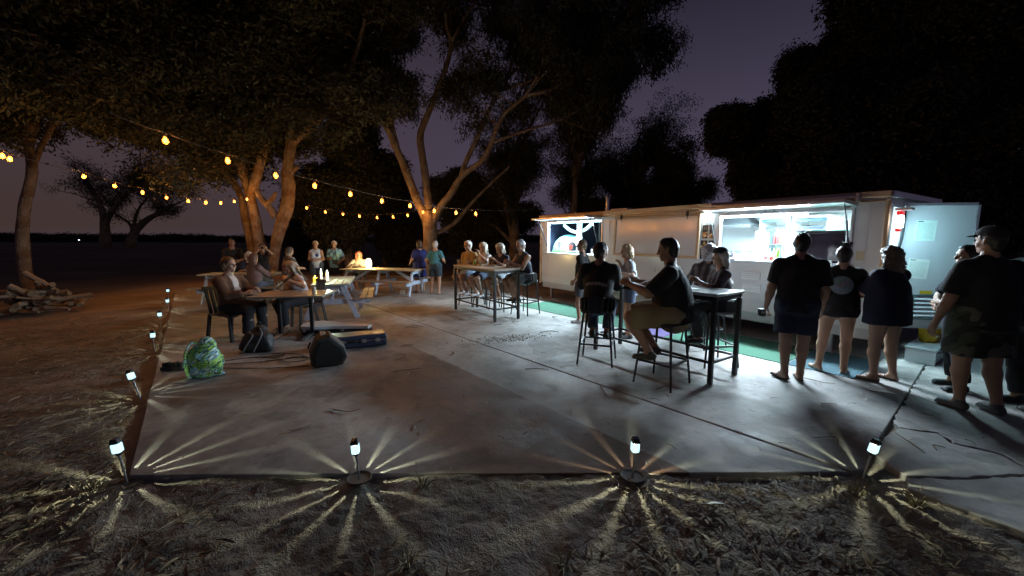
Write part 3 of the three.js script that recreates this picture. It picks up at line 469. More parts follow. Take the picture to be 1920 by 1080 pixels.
// ---- fittings inside, seen through the right-hand window
const cool = [0.62, 0.90, 1.0];
function tubeLamp(label, x, y, z, len, col, k) {
  const t = onTrailer('tube_lamp', label, 'lamp', x, y, z, 'tube lamps inside the trailer'); part('housing', rbox(len, 0.03, 0.10, 0.008, 0, 0.02, 0), white, t); part('diffuser', cyl(0.018, 0.018, len - 0.04, 10, 0, -0.012, 0, 0, 0, Math.PI / 2), glow(...col, k), t);
  return t;
}
function areaLight(parent, w, h, col, power, pos, to) {
  const l = new THREE.RectAreaLight(new THREE.Color().setRGB(...col), power, w, h); l.name = 'lamp_light'; l.position.set(...pos); parent.add(l); parent.updateMatrixWorld(true); l.lookAt(parent.localToWorld(V(...to))); l.castShadow = true; return l;
}
{
  const a = tubeLamp('long tube lamp on the ceiling inside the big serving window, left one', 5.25, 2.17, -0.45, 1.2, cool, 4.5); areaLight(a, 1.15, 0.08, cool, 540, [0, -0.036, 0], [0, -1, 0.0]);
  const b = tubeLamp('long tube lamp on the ceiling inside the big serving window, right one', 6.75, 2.17, -0.85, 1.1, cool, 4.5); areaLight(b, 1.05, 0.08, cool, 540, [0, -0.036, 0], [0, -1, 0.0]);
  const s = onTrailer('light_strip', 'bright white light strip along the top edge of the big serving window', 'lamp', 5.84, 2.045, -0.12); part('strip', box(1.3, 0.022, 0.02), glow(0.75, 0.92, 1.0, 1.8), s); areaLight(s, 1.3, 0.10, [0.70, 0.85, 1.0], 430, [0, -0.014, 0.016], [0, -0.75, 0.66]);
  const s1 = onTrailer('light_strip', 'bright cyan light strip along the top edge of the left window', 'lamp', 1.31, 2.075, -0.12); part('strip', box(2.0, 0.02, 0.02), glow(0.45, 0.9, 1.0, 1.6), s1); areaLight(s1, 2.0, 0.08, [0.66, 0.87, 1.0], 360, [0, -0.014, 0.016], [0, -0.75, 0.66]);
  const c = tubeLamp('tube lamp over the pizza oven inside the left window', 1.3, 2.17, -0.35, 1.9, [0.55, 0.92, 1.0], 4); areaLight(c, 1.9, 0.08, [0.34, 0.85, 0.95], 15, [0, -0.036, 0], [0, -1, -0.15]);
  const d = onTrailer('door_lamp', 'white work lamp with small red lights hung at the top of the end doorway', 'lamp', TL + 0.11, 1.90, -0.02);
  part('lens', rbox(0.05, 0.16, 0.09, 0.02, 0.04, 0, 0), glow(0.85, 0.97, 1.0, 6), d); { const red = std(0.6, 0.02, 0.015, 0.3, { emissive: new THREE.Color().setRGB(0.35, 0.01, 0.01) }); part('red_light', rbox(0.06, 0.05, 0.11, 0.015, 0.035, 0.11, 0.02), red, d); part('red_light', rbox(0.05, 0.035, 0.08, 0.012, 0.035, -0.11, 0.05), red, d); } part('hood', rbox(0.16, 0.03, 0.14, 0.01, 0.06, 0.16, -0.03), white, d);  // the small red pieces are lights with a glow of their own
  areaLight(d, 0.14, 0.3, [0.42, 0.82, 1.0], 75, [0.10, -0.02, -0.03], [0.9, -0.55, -0.52]);
}
{
  const cab = onTrailer('bench_cabinet', 'steel work bench along the inside back wall of the trailer', 'bench', 3.88, 0.515, -1.85); part('top', rbox(2.4, 0.04, 0.6, 0.01, 0, 0.86, 0), steel, cab); part('body', box(2.36, 0.82, 0.52, 0, 0.42, 0), white, cab);
  const hood = onTrailer('range_hood', 'grey sloping range hood at the upper left inside the big window', 'hood', 4.66, 1.93, -1.60); part('canopy', (() => { const g = new THREE.CylinderGeometry(0.35, 0.75, 0.22, 4, 1); g.rotateY(Math.PI / 4); g.scale(0.7, 1, 0.5); return move(g, 0, 0.13, 0); })(), std(0.22, 0.24, 0.26, 0.35, { metalness: 0.5 }), hood); part('lip', box(0.75, 0.05, 0.53, 0, 0, 0), steel, hood);
  const fridge = (x, w, label) => {
    const f = onTrailer('glass_door_fridge', label, 'fridge', x, 0.515, -1.75, 'fridges inside the trailer');
    part('cabinet', [box(w, 1.56, 0.04, 0, 0.80, -0.3), box(0.04, 1.56, 0.6, -w / 2 + 0.02, 0.8, 0), box(0.04, 1.56, 0.6, w / 2 - 0.02, 0.8, 0), box(w, 0.04, 0.56, 0, 1.56, -0.02), box(w, 0.1, 0.56, 0, 0.07, -0.02)], white, f);
    part('header', box(w - 0.08, 0.05, 0.02, 0, 1.50, 0.315), std(0.04, 0.09, 0.12, 0.4), f); part('brand_panel', box(w - 0.2, 0.05, 0.01, 0.02, 1.36, 0.312), std(0.03, 0.04, 0.08, 0.4), f);
    for (const y of [0.45, 0.75, 1.05]) { const s = part('shelf', box(w - 0.1, 0.012, 0.5, 0, y, 0), steel, f); seed(Math.round(x * 100 + y * 10)); for (let k = 0; k < 6; k++) part('bottle', lathe([[0.001, 0], [0.03, 0], [0.03, 0.13], [0.012, 0.18], [0.012, 0.22], [0.001, 0.22]], 10, -w / 2 + 0.1 + k * (w - 0.2) / 5, y + 0.006, 0.16 + rr(-0.02, 0.02)), [std(0.3, 0.05, 0.04, 0.3), std(0.5, 0.6, 0.65, 0.2), std(0.08, 0.2, 0.3, 0.3), std(0.6, 0.5, 0.1, 0.3)][Math.floor(rnd() * 4)], s); }
    part('handle', rod(V(w / 2 - 0.06, 0.7, 0.35), V(w / 2 - 0.06, 1.25, 0.35), 0.01), steel, f);
    part('glass_door', box(w - 0.02, 1.2, 0.012, 0, 0.72, 0.306), phys(0.92, 0.97, 1, 0.03, { transmission: 1, thickness: 0, ior: 1.45 }), f);
  };
  fridge(5.42, 0.52, 'tall glass door fridge inside the big window, left of the pair'); fridge(6.02, 0.58, 'tall glass door fridge inside the big window, right of the pair');
  const cups = onTrailer('cup_stack', 'tall stack of beige paper cups on the serving counter', 'cup stack', 5.72, 1.40, -0.28); seed(77); part('tray', rbox(0.42, 0.05, 0.2, 0.01, 0, 0.0, 0), white, cups);
  for (let k = 0; k < 16; k++) part('cup', cyl(0.052, 0.046, 0.022, 14, rr(-0.004, 0.004), 0.04 + k * 0.0235, rr(-0.004, 0.004)), cream, cups);
  for (let k = 0; k < 15; k++) part('cup', cyl(0.052, 0.046, 0.022, 14, 0.115 + rr(-0.004, 0.004), 0.04 + k * 0.0235, rr(-0.004, 0.004)), cream, cups);
  const shelf = onTrailer('counter_shelf', 'inner steel shelf under the big serving window', 'shelf', 6.13, 1.30, -0.26); part('board', rbox(1.86, 0.03, 0.38, 0.008, 0, 0.0, 0), steel, shelf); part('bracket', [box(0.03, 0.3, 0.3, -0.8, -0.165, 0.03), box(0.03, 0.3, 0.3, 0.8, -0.165, 0.03)], steel, shelf);
  const mon = onTrailer('dark_glass_cabinet', 'dark tinted display cabinet at the right end of the serving counter', 'display cabinet', 6.76, 1.345, -0.16); part('case', [rbox(0.50, 0.03, 0.30, 0.008, 0, 0.43, 0), rbox(0.5, 0.03, 0.3, 0.008, 0, 0.0, 0), box(0.02, 0.40, 0.28, -0.24, 0.215, 0), box(0.02, 0.4, 0.28, 0.24, 0.215, 0), box(0.46, 0.4, 0.02, 0, 0.215, -0.13)], black, mon); part('tinted_pane', box(0.455, 0.395, 0.008, 0, 0.215, 0.142), phys(0.03, 0.022, 0.03, 0.08, { clearcoat: 1, clearcoatRoughness: 0.04 }), mon); part('top_edge', box(0.5, 0.012, 0.302, 0, 0.452, 0), std(0.10, 0.5, 0.38, 0.4), mon);
  const tall = onTrailer('drink_dispenser', 'tall steel dispenser with a dark top beside the tinted cabinet', 'dispenser', 6.36, 1.32, -0.32); part('column', lathe([[0.001, 0], [0.08, 0], [0.075, 0.05], [0.05, 0.09], [0.055, 0.30], [0.04, 0.36], [0.001, 0.36]], 16), steel, tall); part('head', [cyl(0.02, 0.035, 0.10, 12, 0, 0.41, 0), lathe([[0.001, 0.45], [0.11, 0.475], [0.10, 0.50], [0.001, 0.505]], 18)], black, tall); part('label_band', cyl(0.057, 0.057, 0.07, 16, 0, 0.2, 0), std(0.05, 0.06, 0.16, 0.5), tall);
  const bot = (x, z, mat, label, h = 0.16) => { const b = onTrailer('sauce_bottle', label, 'bottle', x, 1.318, z, 'bottles on the serving counter'); part('body', lathe([[0.001, 0], [0.027, 0], [0.028, h * 0.65], [0.012, h * 0.8], [0.001, h * 0.8]], 12), mat, b); part('nozzle', cyl(0.004, 0.011, h * 0.25, 8, 0, h * 0.92, 0), mat, b); };
  bot(6.02, -0.12, std(0.45, 0.03, 0.02, 0.35), 'short red sauce bottle left of the green plant on the counter', 0.11); bot(6.06, -0.2, std(0.25, 0.05, 0.03, 0.35), 'dark red sauce bottle just behind the short red one', 0.13); bot(5.36, -0.18, std(0.03, 0.03, 0.05, 0.35), 'black pump bottle at the left end of the serving counter', 0.15); bot(5.45, -0.14, std(0.1, 0.15, 0.22, 0.35), 'blue grey bottle next to the black pump bottle', 0.12); bot(5.52, -0.2, std(0.6, 0.62, 0.6, 0.3), 'white squeeze bottle third from the left on the counter', 0.14);
  const pl = onTrailer('herb_plant', 'small bright green herb plant on the serving counter', 'plant', 6.13, 1.318, -0.1); part('pot', cyl(0.04, 0.03, 0.06, 12, 0, 0.03, 0), std(0.3, 0.3, 0.28, 0.7), pl); seed(81); part('foliage', Array.from({ length: 34 }, () => { const a = rr(0, 6.28), t = rr(0.1, 0.9), g = new THREE.ConeGeometry(0.012, rr(0.06, 0.14), 4); return move(g, Math.cos(a) * 0.035 * t, rr(0.09, 0.19) * (1.1 - 0.3 * t), Math.sin(a) * 0.035 * t, Math.sin(a) * t * 0.8, 0, -Math.cos(a) * t * 0.8); }), std(0.16, 0.36, 0.03, 0.6), pl);
  const tr = onTrailer('paper_tray', 'white paper food tray on the counter before the tinted cabinet', 'food tray', 6.80, 1.33, 0.10); part('tray', [rbox(0.20, 0.012, 0.12, 0.005, 0, 0.006, 0), box(0.2, 0.03, 0.008, 0, 0.02, 0.058), box(0.2, 0.03, 0.008, 0, 0.02, -0.058)], white, tr);
  const tb = onTrailer('tissue_box', 'small white tissue box left of the paper tray', 'box', 6.58, 1.33, 0.10); part('carton', rbox(0.09, 0.06, 0.08, 0.008, 0, 0.03, 0), white, tb); part('tissue', move(new THREE.ConeGeometry(0.03, 0.05, 6), 0, 0.085, 0), white, tb);
  const sp = onTrailer('spice_rack', 'low white rack of pots at the left of the serving counter', 'rack', 5.42, 1.33, 0.10); part('rack', rbox(0.3, 0.02, 0.1, 0.005, 0, 0.01, 0), white, sp); for (let k = 0; k < 5; k++) part('pot', cyl(0.022, 0.02, 0.05, 10, -0.11 + k * 0.055, 0.046, 0), k % 2 ? gasStrut : white, sp);
  // menu rails on the back wall
  const bd = onTrailer('menu_strip', 'narrow white shelf board with dark edge high on the inside back wall', 'shelf', 5.55, 2.0, -2.2); part('board', box(0.6, 0.03, 0.12, 0, 0, 0), white, bd); part('edge', box(0.6, 0.03, 0.01, 0, 0, 0.066), std(0.05, 0.1, 0.14, 0.5), bd);
}
{ // ---- left window: domed pizza oven
  const ov = onTrailer('pizza_oven', 'domed pizza oven glowing cyan inside the left window', 'pizza oven', 0.56, 0.515, -0.58);
  part('stand', [rbox(1.35, 0.05, 0.9, 0.01, 0.06, 0.72, 0), ...[[-0.55, 0.36], [0.6, 0.36], [-0.55, -0.36], [0.6, -0.36]].map(([x, z]) => box(0.06, 0.7, 0.06, x, 0.35, z))], blackSteel, ov);
  part('dome', (() => { const g = new THREE.SphereGeometry(0.50, 36, 14, 0, Math.PI * 2, 0, Math.PI / 2); g.scale(1, 0.92, 0.8); return move(g, -0.08, 0.80, 0); })(), std(0.26, 0.62, 0.70, 0.45, { bumpMap: fleck, bumpScale: 0.002 }), ov);
  part('base_ring', [(() => { const g = new THREE.CylinderGeometry(0.515, 0.525, 0.075, 36, 1); g.scale(1, 1, 0.8); return move(g, -0.08, 0.785, 0); })()], std(0.10, 0.50, 0.06, 0.5), ov);
  const mouth = part('mouth', [(() => { const s = new THREE.Shape(); s.absarc(0, 0, 0.25, 0, Math.PI); s.lineTo(-0.25, -0.12); s.lineTo(0.25, -0.12); const h = new THREE.Path(); h.absarc(0, -0.02, 0.17, 0, Math.PI); h.lineTo(-0.17, -0.1); h.lineTo(0.17, -0.1); s.holes.push(h); const g = new THREE.ExtrudeGeometry(s, { depth: 0.22, bevelEnabled: false, curveSegments: 18 }); return move(g, 0.52, 0.92, 0.18); })()], std(0.66, 0.74, 0.78, 0.5), ov);
  part('fire_brick', [box(0.32, 0.02, 0.3, 0.52, 0.83, 0.22), box(0.34, 0.3, 0.02, 0.52, 0.95, 0.14)], std(0.10, 0.08, 0.10, 0.8), mouth);
  part('peel_blade', move(new THREE.CylinderGeometry(0.09, 0.09, 0.02, 3), 0.48, 0.93, 0.412, Math.PI / 2, 0, 0), std(0.40, 0.05, 0.03, 0.5), mouth);
  part('flue', [cyl(0.075, 0.075, 0.58, 18, 0.60, 1.42, 0.22), cyl(0.09, 0.09, 0.03, 18, 0.60, 1.17, 0.22)], std(0.8, 0.84, 0.84, 0.35), ov);
  const bw = onTrailer('splash_back', 'black splash back behind the pizza oven', 'panel', 1.3, 0.55, -2.2); part('sheet', box(2.4, 1.62, 0.02, 0, 0.82, 0), std(0.012, 0.014, 0.03, 0.35), bw);
  const bw2 = onTrailer('splash_back', 'black splash back on the end wall left of the pizza oven', 'panel', 0.065, 0.55, -1.2); part('sheet', box(0.02, 1.62, 1.9, 0, 0.82, 0), std(0.012, 0.014, 0.03, 0.35), bw2);
  const band = onTrailer('hanging_duct', 'white curved duct sagging across the top of the left window', 'duct', 1.05, 1.86, -0.40); part('hose', tube(curve([V(-0.55, 0.16, 0), V(-0.3, 0.03, 0), V(0, -0.02, 0), V(0.3, 0.05, 0), V(0.55, 0.2, 0)], 24), lerpR(0.045, 0.045, 24), 12), std(0.82, 0.86, 0.86, 0.5), band);
  const cn = onTrailer('steel_canister', 'upright steel canister at the left inside the left window', 'canister', 0.52, 1.29, -0.25); part('body', lathe([[0.001, 0], [0.075, 0], [0.08, 0.01], [0.08, 0.30], [0.07, 0.33], [0.001, 0.335]], 18), steel, cn);
  const sh1 = onTrailer('counter_shelf', 'inner steel shelf under the left window', 'shelf', 1.31, 1.265, -0.24); part('board', rbox(2.0, 0.03, 0.36, 0.008, 0, 0, 0), steel, sh1); part('bracket', [box(0.03, 0.3, 0.3, -0.9, -0.165, 0.03), box(0.03, 0.3, 0.3, 0.9, -0.165, 0.03)], steel, sh1);
  const bt = onTrailer('sauce_bottle', 'orange and green squeeze bottle at the right of the left window', 'bottle', 2.22, 1.285, -0.14); part('body', cyl(0.035, 0.035, 0.17, 12, 0, 0.085, 0), std(0.1, 0.42, 0.06, 0.4), bt); part('cap', cyl(0.012, 0.034, 0.12, 12, 0, 0.23, 0), std(0.7, 0.25, 0.03, 0.4), bt);
  const bx = onTrailer('carton', 'white carton on the shelf right of the oven mouth', 'carton', 2.02, 1.285, -0.12); part('box', rbox(0.20, 0.12, 0.14, 0.006, 0, 0.06, 0), white, bx);
}
// steps, bucket and cables by the end door
{
  const st = thing('door_step', 'pale steel step below the open end door', 'step', [5.92, 0, -5.62], 0.62); part('tread', rbox(0.95, 0.03, 0.32, 0.008, 0, 0.20, 0), std(0.62, 0.66, 0.68, 0.35, { metalness: 0.4 }), st); part('riser', [box(0.93, 0.16, 0.02, 0, 0.10, 0.14), box(0.02, 0.18, 0.3, -0.45, 0.09, 0), box(0.02, 0.18, 0.3, 0.45, 0.09, 0)], std(0.55, 0.6, 0.62, 0.4), st); part('brace', bar(V(-0.44, 0.17, 0.153), V(0.44, 0.05, 0.153), 0.015), gasStrut, st);
  const bk = thing('bucket', 'yellow plastic bucket under the open end door', 'bucket', [6.0, 0.215, -5.70]); part('pail', lathe([[0.001, 0], [0.10, 0], [0.125, 0.20], [0.132, 0.21], [0.132, 0.225], [0.12, 0.22], [0.095, 0.015], [0.001, 0.012]], 24), std(0.55, 0.36, 0.02, 0.4), bk); part('handle', tube(curve([V(-0.13, 0.2, 0), V(-0.08, 0.27, 0.06), V(0, 0.29, 0.08), V(0.08, 0.27, 0.06), V(0.13, 0.2, 0)], 16), lerpR(0.004, 0.004, 16), 6), gasStrut, bk); part('mark', move(new THREE.CylinderGeometry(0.028, 0.028, 0.004, 3), -0.01, 0.10, 0.113, Math.PI / 2 - 0.1, 0, 0.5), std(0.5, 0.5, 0.48, 0.6), bk);
  const cb = onTrailer('power_cables', 'bundle of dark power cables hanging down the end of the trailer', 'cable', TL + 0.09, 0, -0.17); for (const k of [0, 1, 2]) part('cable', tube(curve([V(0.02, 2.05, -0.08 - k * 0.05), V(0.03, 1.7, -0.05 - k * 0.04), V(0.02, 1.35, 0.05 - k * 0.02), V(0.04, 0.9, 0.09 - k * 0.05), V(0.05, 0.5, 0.02)], 22), lerpR(0.010, 0.010, 22), 6), rubber, cb);
}

// ---------------------------------------------------------------- festoon lights
const warm = [1.0, 0.38, 0.08], ORD = ['first', 'second', 'third', 'fourth', 'fifth', 'sixth', 'seventh', 'eighth', 'ninth', 'tenth'];
const haloGlass = phys(1, 0.72, 0.35, 0.25, { transmission: 0.85, thickness: 0, emissive: new THREE.Color().setRGB(0.60, 0.12, 0.010) }), bulbGlow = glow(8, 3.4, 0.9), socketMat = std(0.02, 0.018, 0.016, 0.6), cableMat = std(0.03, 0.025, 0.02, 0.7);  // bulb glass has an added orange glow that stands for the halo
function festoon(name, label, group, points, ends, describe) {
  const c = [ends[0], ...points, ends[1]].filter(Boolean).map((p) => V(p.x, p.y + 0.10, p.z)), pts = [];
  for (let i = 0; i < c.length - 1; i++) for (let k = 0; k < 4; k++) { const t = k / 4, q = c[i].clone().lerp(c[i + 1], t); q.y -= 0.05 * 4 * t * (1 - t) * c[i].distanceTo(c[i + 1]) * 0.5; pts.push(q); } pts.push(c[c.length - 1]);
  solo(name, tube(pts, lerpR(0.006, 0.006, pts.length - 1), 5), cableMat, label, 'cable');
  points.forEach((p, i) => {
    const b = thing('festoon_bulb', describe(i), 'light bulb', [p.x, p.y, p.z], 0, group);
    part('glass', lathe([[0.001, -0.068], [0.022, -0.061], [0.038, -0.037], [0.042, -0.013], [0.033, 0.016], [0.018, 0.040], [0.014, 0.048]], 16), haloGlass, b);
    part('filament', lathe([[0.001, -0.045], [0.016, -0.038], [0.022, -0.012], [0.016, 0.014], [0.001, 0.022]], 10), bulbGlow, b);
    part('socket', [cyl(0.017, 0.015, 0.05, 10, 0, 0.068, 0), cyl(0.006, 0.006, 0.02, 6, 0, 0.1, 0)], socketMat, b);
    const l = new THREE.PointLight(new THREE.Color().setRGB(...warm), 0.58); l.name = 'bulb_light'; l.position.set(0, -0.01, 0); l.shadow.radius = 1.4; l.castShadow = true; b.add(l);
  });
}
{
  const k = 10, A = [[310, 262], [427, 300], [517, 328], [590, 347], [657, 363], [716, 376], [769, 385], [814, 394], [855, 398], [892, 400]].map(([x, y]) => { const r = (x - 960) / 760, z = k / (0.8 - r); return at(x, y, z); });
  festoon('festoon_cable', 'near festoon cable falling from the upper left towards the trailer end', 'warm bulbs on the near festoon cable', A, [at(205, 226, 5.45), V(0.75, 2.42, -11.9)], (i) => i ? `warm bulb, ${ORD[i]} from the left on the near cable falling to the trailer` : 'warm bulb highest and nearest on the near cable, alone at upper left');
  const B = [[157, 330], [215, 348], [267, 360], [312, 370], [353, 376], [386, 379], [414, 380], [439, 377], [463, 373]].map(([x, y], i) => at(x, y, 9.46 + i * 0.73));
  festoon('festoon_cable', 'festoon cable sagging back from the left edge to the big double trunk', 'warm bulbs on the left sagging cable', [at(4, 291, 7.75), at(18, 297, 8.0), ...B], [at(-120, 250, 6.5), at(476, 366, 15.6)], (i) => i < 2 ? ['warm bulb cut by the left edge of the picture', 'warm bulb beside the one at the left edge, before the leaning trunk'][i] : `small warm bulb, ${ORD[i - 2]} from the left on the cable sagging to the double trunk`);
  const C = [[575, 389], [610, 397], [643, 401], [674, 405], [707, 407], [737, 406], [764, 403], [793, 397]].map(([x, y], i) => at(x, y, 15.25 + i * 0.03));
  festoon('festoon_cable', 'low festoon cable between the big tree and the pale gum', 'warm bulbs on the low cable between two trees', C, [at(541, 378, 15.2), at(806, 392, 15.5)], (i) => `small warm bulb, ${ORD[i]} from the left on the low cable between two trees`);
}

// ---------------------------------------------------------------- solar path lamps: a light behind slotted shade throws the spokes
const shadeMat = std(0.02, 0.02, 0.02, 0.5), lampSteel = std(0.45, 0.46, 0.48, 0.35, { metalness: 0.8 }), lensGlow = glow(0.40, 0.72, 0.82, 1.15);
function pathLamp(x, z, label, leanX, leanZ, turn, pw = 0.42) {
  const t = thing('solar_path_lamp', label, 'garden light', [x, -0.02, z], 0, 'solar path lamps round the slab'); t.rotation.set(leanZ, turn, leanX, 'XZY');
  part('stake', [cyl(0.008, 0.007, 0.25, 8, 0, 0.085, 0), move(new THREE.ConeGeometry(0.01, 0.06, 6), 0, -0.06, 0, Math.PI)], lampSteel, t);
  part('collar', lathe([[0.001, 0.20], [0.012, 0.20], [0.0225, 0.215], [0.024, 0.222], [0.001, 0.222]], 18), shadeMat, t);
  part('lens', [rbox(0.050, 0.066, 0.050, 0.008, 0, 0.255, 0)], lensGlow, t);
  const cap = part('cap', [rbox(0.054, 0.024, 0.054, 0.008, 0, 0.3, 0), rbox(0.044, 0.012, 0.044, 0.004, 0, 0.317, 0)], shadeMat, t); part('solar_cell', box(0.038, 0.002, 0.038, 0, 0.3245, 0), std(0.02, 0.025, 0.06, 0.15), cap);
  const n = 13, fins = []; seed(Math.round(x * 31 + z * 17) + 500); let a = rnd();
  for (let k = 0; k < n; k++) { const gap = 2 * Math.PI / n, slot = gap * (0.11 + 0.11 * rnd()), a0 = a + k * gap + slot / 2 + 0.06 * rnd(), a1 = a + (k + 1) * gap - slot / 2; const g = new THREE.CylinderGeometry(0.0228, 0.0228, 0.066, 4, 1, true, a0, a1 - a0); g.translate(0, 0.2545, 0); fins.push(g); }
  part('slotted_shade', fins, std(0.02, 0.02, 0.02, 0.9, { side: THREE.DoubleSide }), t);
  const l = new THREE.PointLight(new THREE.Color().setRGB(0.93, 1.0, 0.74), pw); l.name = 'lamp_light'; l.position.set(0, 0.262, 0); l.shadow.radius = 0.05; l.castShadow = true; t.add(l);
}
for (const [x, z, lb, lx, lz, tn] of [
  [-2.74, -2.69, 'solar path lamp at the front left corner of the slab', 0.13, 0.02, 0.2], [-1.08, -2.68, 'solar path lamp on the front slab edge, the left of the middle two', 0.06, 0.02, 0.15], [0.86, -2.70, 'solar path lamp on the front slab edge, the right of the middle two', -0.03, 0.02, 0.1], [2.50, -2.70, 'solar path lamp leaning right before the broken slab corner', -0.16, 0.06, 0.5],
  [-4.02, -4.20, 'tilted solar path lamp on the left slab edge, before the green bag', 0.22, 0.05, 0.3], [-5.42, -5.98, 'solar path lamp on the left slab edge just behind the green bag', 0.0, 0, 0.4], [-6.75, -7.64, 'solar path lamp third from last along the left slab edge', 0, 0, 0.4], [-8.0, -9.3, 'solar path lamp last but one along the left slab edge', 0, 0, 0.4], [-9.55, -11.15, 'farthest solar path lamp on the left slab edge', 0, 0, 0.4]]) pathLamp(x, z, lb, lx, lz, tn, z > -3 ? 0.52 + 0.12 * Math.sin(x * 7) : 0.24);
{ // dark discs stand for the collar shade at the feet of two front lamps
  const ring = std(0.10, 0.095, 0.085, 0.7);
  for (const [x, z, l] of [[-1.08, -2.68, 'dark disc for the collar shade round the foot of the left middle lamp'], [0.86, -2.70, 'dark disc for the collar shade round the foot of the right middle lamp']]) solo('shade_disc', (() => { const g = lathe([[0.010, 0.004], [0.072, 0.004], [0.080, 0.012], [0.084, 0.012], [0.086, 0.0], [0.01, 0.0]], 28); g.translate(x, 0.006, z); return g; })(), ring, l, 'dish');
}

// ---------------------------------------------------------------- furniture
function timber(r, g, b, sd) { const t = dataTex(256, 256, (u, v) => { const n = tileNoise(u, v * 0.2 + 3, 24, 3, sd), m = tileNoise(u, v, 5, 3, sd + 1); const k = 1 + 0.14 * n + 0.12 * m; return [r * k, g * k, b * k]; }, { srgb: true }); return new THREE.MeshStandardMaterial({ map: t, roughness: 0.7 }); }
const paintedTimber = timber(0.42, 0.47, 0.58, 110), paleTimber = timber(0.40, 0.46, 0.42, 120), wornTimber = timber(0.30, 0.24, 0.17, 130);
function picnicTable(label, x, z, turn, len, topMat = paleTimber, mid = false) {
  const t = thing('picnic_table', label, 'picnic table', [x, 0.004, z], turn); // long side along x
  for (let k = 0; k < 5; k++) part('plank', rbox(len, 0.035, 0.142, 0.008, 0, 0.735, -0.30 + k * 0.15), topMat, t);
  for (const s of [-1, 1]) for (const k of [0, 1]) part('plank', rbox(len, 0.035, 0.125, 0.008, 0, 0.435, s * (0.62 + k * 0.135)), wornTimber, t);
  const ends = mid ? [-1, 0, 1] : [-1, 1];
  for (const e of ends) {
    const x0 = e * (len / 2 - 0.16);
    for (const s of [-1, 1]) part('leg', bar(V(x0, 0.0, s * 0.50), V(x0, 0.70, s * 0.22), 0.04, 0.10), paintedTimber, t);
    part('cross_beam', [rbox(0.038, 0.11, 1.50, 0.006, x0 + 0.042, 0.36, 0)], paintedTimber, t); part('cleat', rbox(0.038, 0.09, 0.66, 0.006, x0 + 0.042, 0.672, 0), paintedTimber, t);
    if (e) part('brace', bar(V(x0 - e * 0.03, 0.36, 0), V(x0 - e * 0.62, 0.70, 0), 0.04, 0.09), paintedTimber, t);
  }
  return t;
}
picnicTable('painted picnic table with candles, end on behind the pedestal table', -3.96, -9.00, 1.875, 1.75);
picnicTable('long pale picnic table where the red haired woman sits', -3.92, -12.28, -0.20, 2.45, timber(0.44, 0.38, 0.25, 140), true);
picnicTable('pale picnic table on the left behind the seated man', -7.02, -10.75, 0.12, 2.1);
const stone = dataTex(256, 256, (u, v) => { const n = fbm(u * 6, v * 6, 5, 150), m = smooth(0.0, 0.2, Math.abs(n)); return [0.30 + 0.2 * n, 0.24 + 0.17 * n, 0.18 + 0.14 * n].map((q) => q * (0.75 + 0.35 * m)); }, { srgb: true });
{ // square pedestal table of the musicians
  const t = thing('pedestal_table', 'square pedestal table with a mottled brown top before the guitarist', 'table', [-3.72, 0.004, -6.86], 0.12);
  part('tabletop', rbox(1.16, 0.03, 0.80, 0.008, 0, 0.735, 0), new THREE.MeshStandardMaterial({ map: stone, roughness: 0.4 }), t); part('edge_band', [box(1.163, 0.022, 0.006, 0, 0.735, 0.4015), box(0.006, 0.022, 0.803, 0.582, 0.735, 0), box(0.006, 0.022, 0.803, -0.582, 0.735, 0)], std(0.18, 0.22, 0.20, 0.5), t);
  for (const x of [-0.26, 0.26]) { part('column', rbox(0.06, 0.68, 0.06, 0.01, x, 0.38, 0), blackSteel, t); part('foot', [bar(V(x, 0.045, 0), V(x - 0.02, 0.02, 0.36), 0.06, 0.03), bar(V(x, 0.045, 0), V(x - 0.02, 0.02, -0.36), 0.06, 0.03)], steel, t); } part('top_plate', box(0.7, 0.02, 0.4, 0, 0.709, 0), blackSteel, t);
}
function barTable(label, cx, cz, turn, len, wid, topMat) { // long side along x
  const t = thing('bar_table', label, 'bar table', [cx, 0.004, cz], turn), h = 1.06;
  part('tabletop', rbox(len + 0.08, 0.035, wid + 0.06, 0.008, 0, h - 0.018, 0), topMat, t);
  for (const a of [-1, 1]) for (const b of [-1, 1]) part('leg', rbox(0.05, h - 0.085, 0.05, 0.006, a * len / 2, (h - 0.085) / 2, b * wid / 2), blackSteel, t);
  part('apron', [rbox(len + 0.05, 0.045, 0.035, 0.006, 0, h - 0.060, wid / 2), rbox(len + 0.05, 0.045, 0.035, 0.006, 0, h - 0.060, -wid / 2), rbox(0.035, 0.045, wid - 0.04, 0.006, len / 2, h - 0.06, 0), rbox(0.035, 0.045, wid - 0.04, 0.006, -len / 2, h - 0.06, 0)], blackSteel, t);
  for (const b of [-1, 1]) part('footrest_rail', rbox(len - 0.05, 0.03, 0.03, 0.006, 0, 0.25, b * wid / 2), blackSteel, t);
  for (const a of [-1, 1]) part('footrest_rail', rbox(0.03, 0.03, wid - 0.05, 0.006, a * len / 2, 0.25, 0), blackSteel, t);
}
const grimyTop = std(0.56, 0.57, 0.58, 0.34, { bumpMap: grainTex, bumpScale: 0.0008, roughnessMap: (() => { const t = grainTex.clone(); t.repeat.set(2, 2); return t; })() });
barTable('black framed bar table with a pale top before the trailer, big man at it', 2.02, -5.45, -0.962, 1.80, 0.56, grimyTop);
barTable('black framed bar table with four people along its far side', -0.60, -8.92, -0.962, 1.72, 0.58, timber(0.36, 0.31, 0.24, 160));
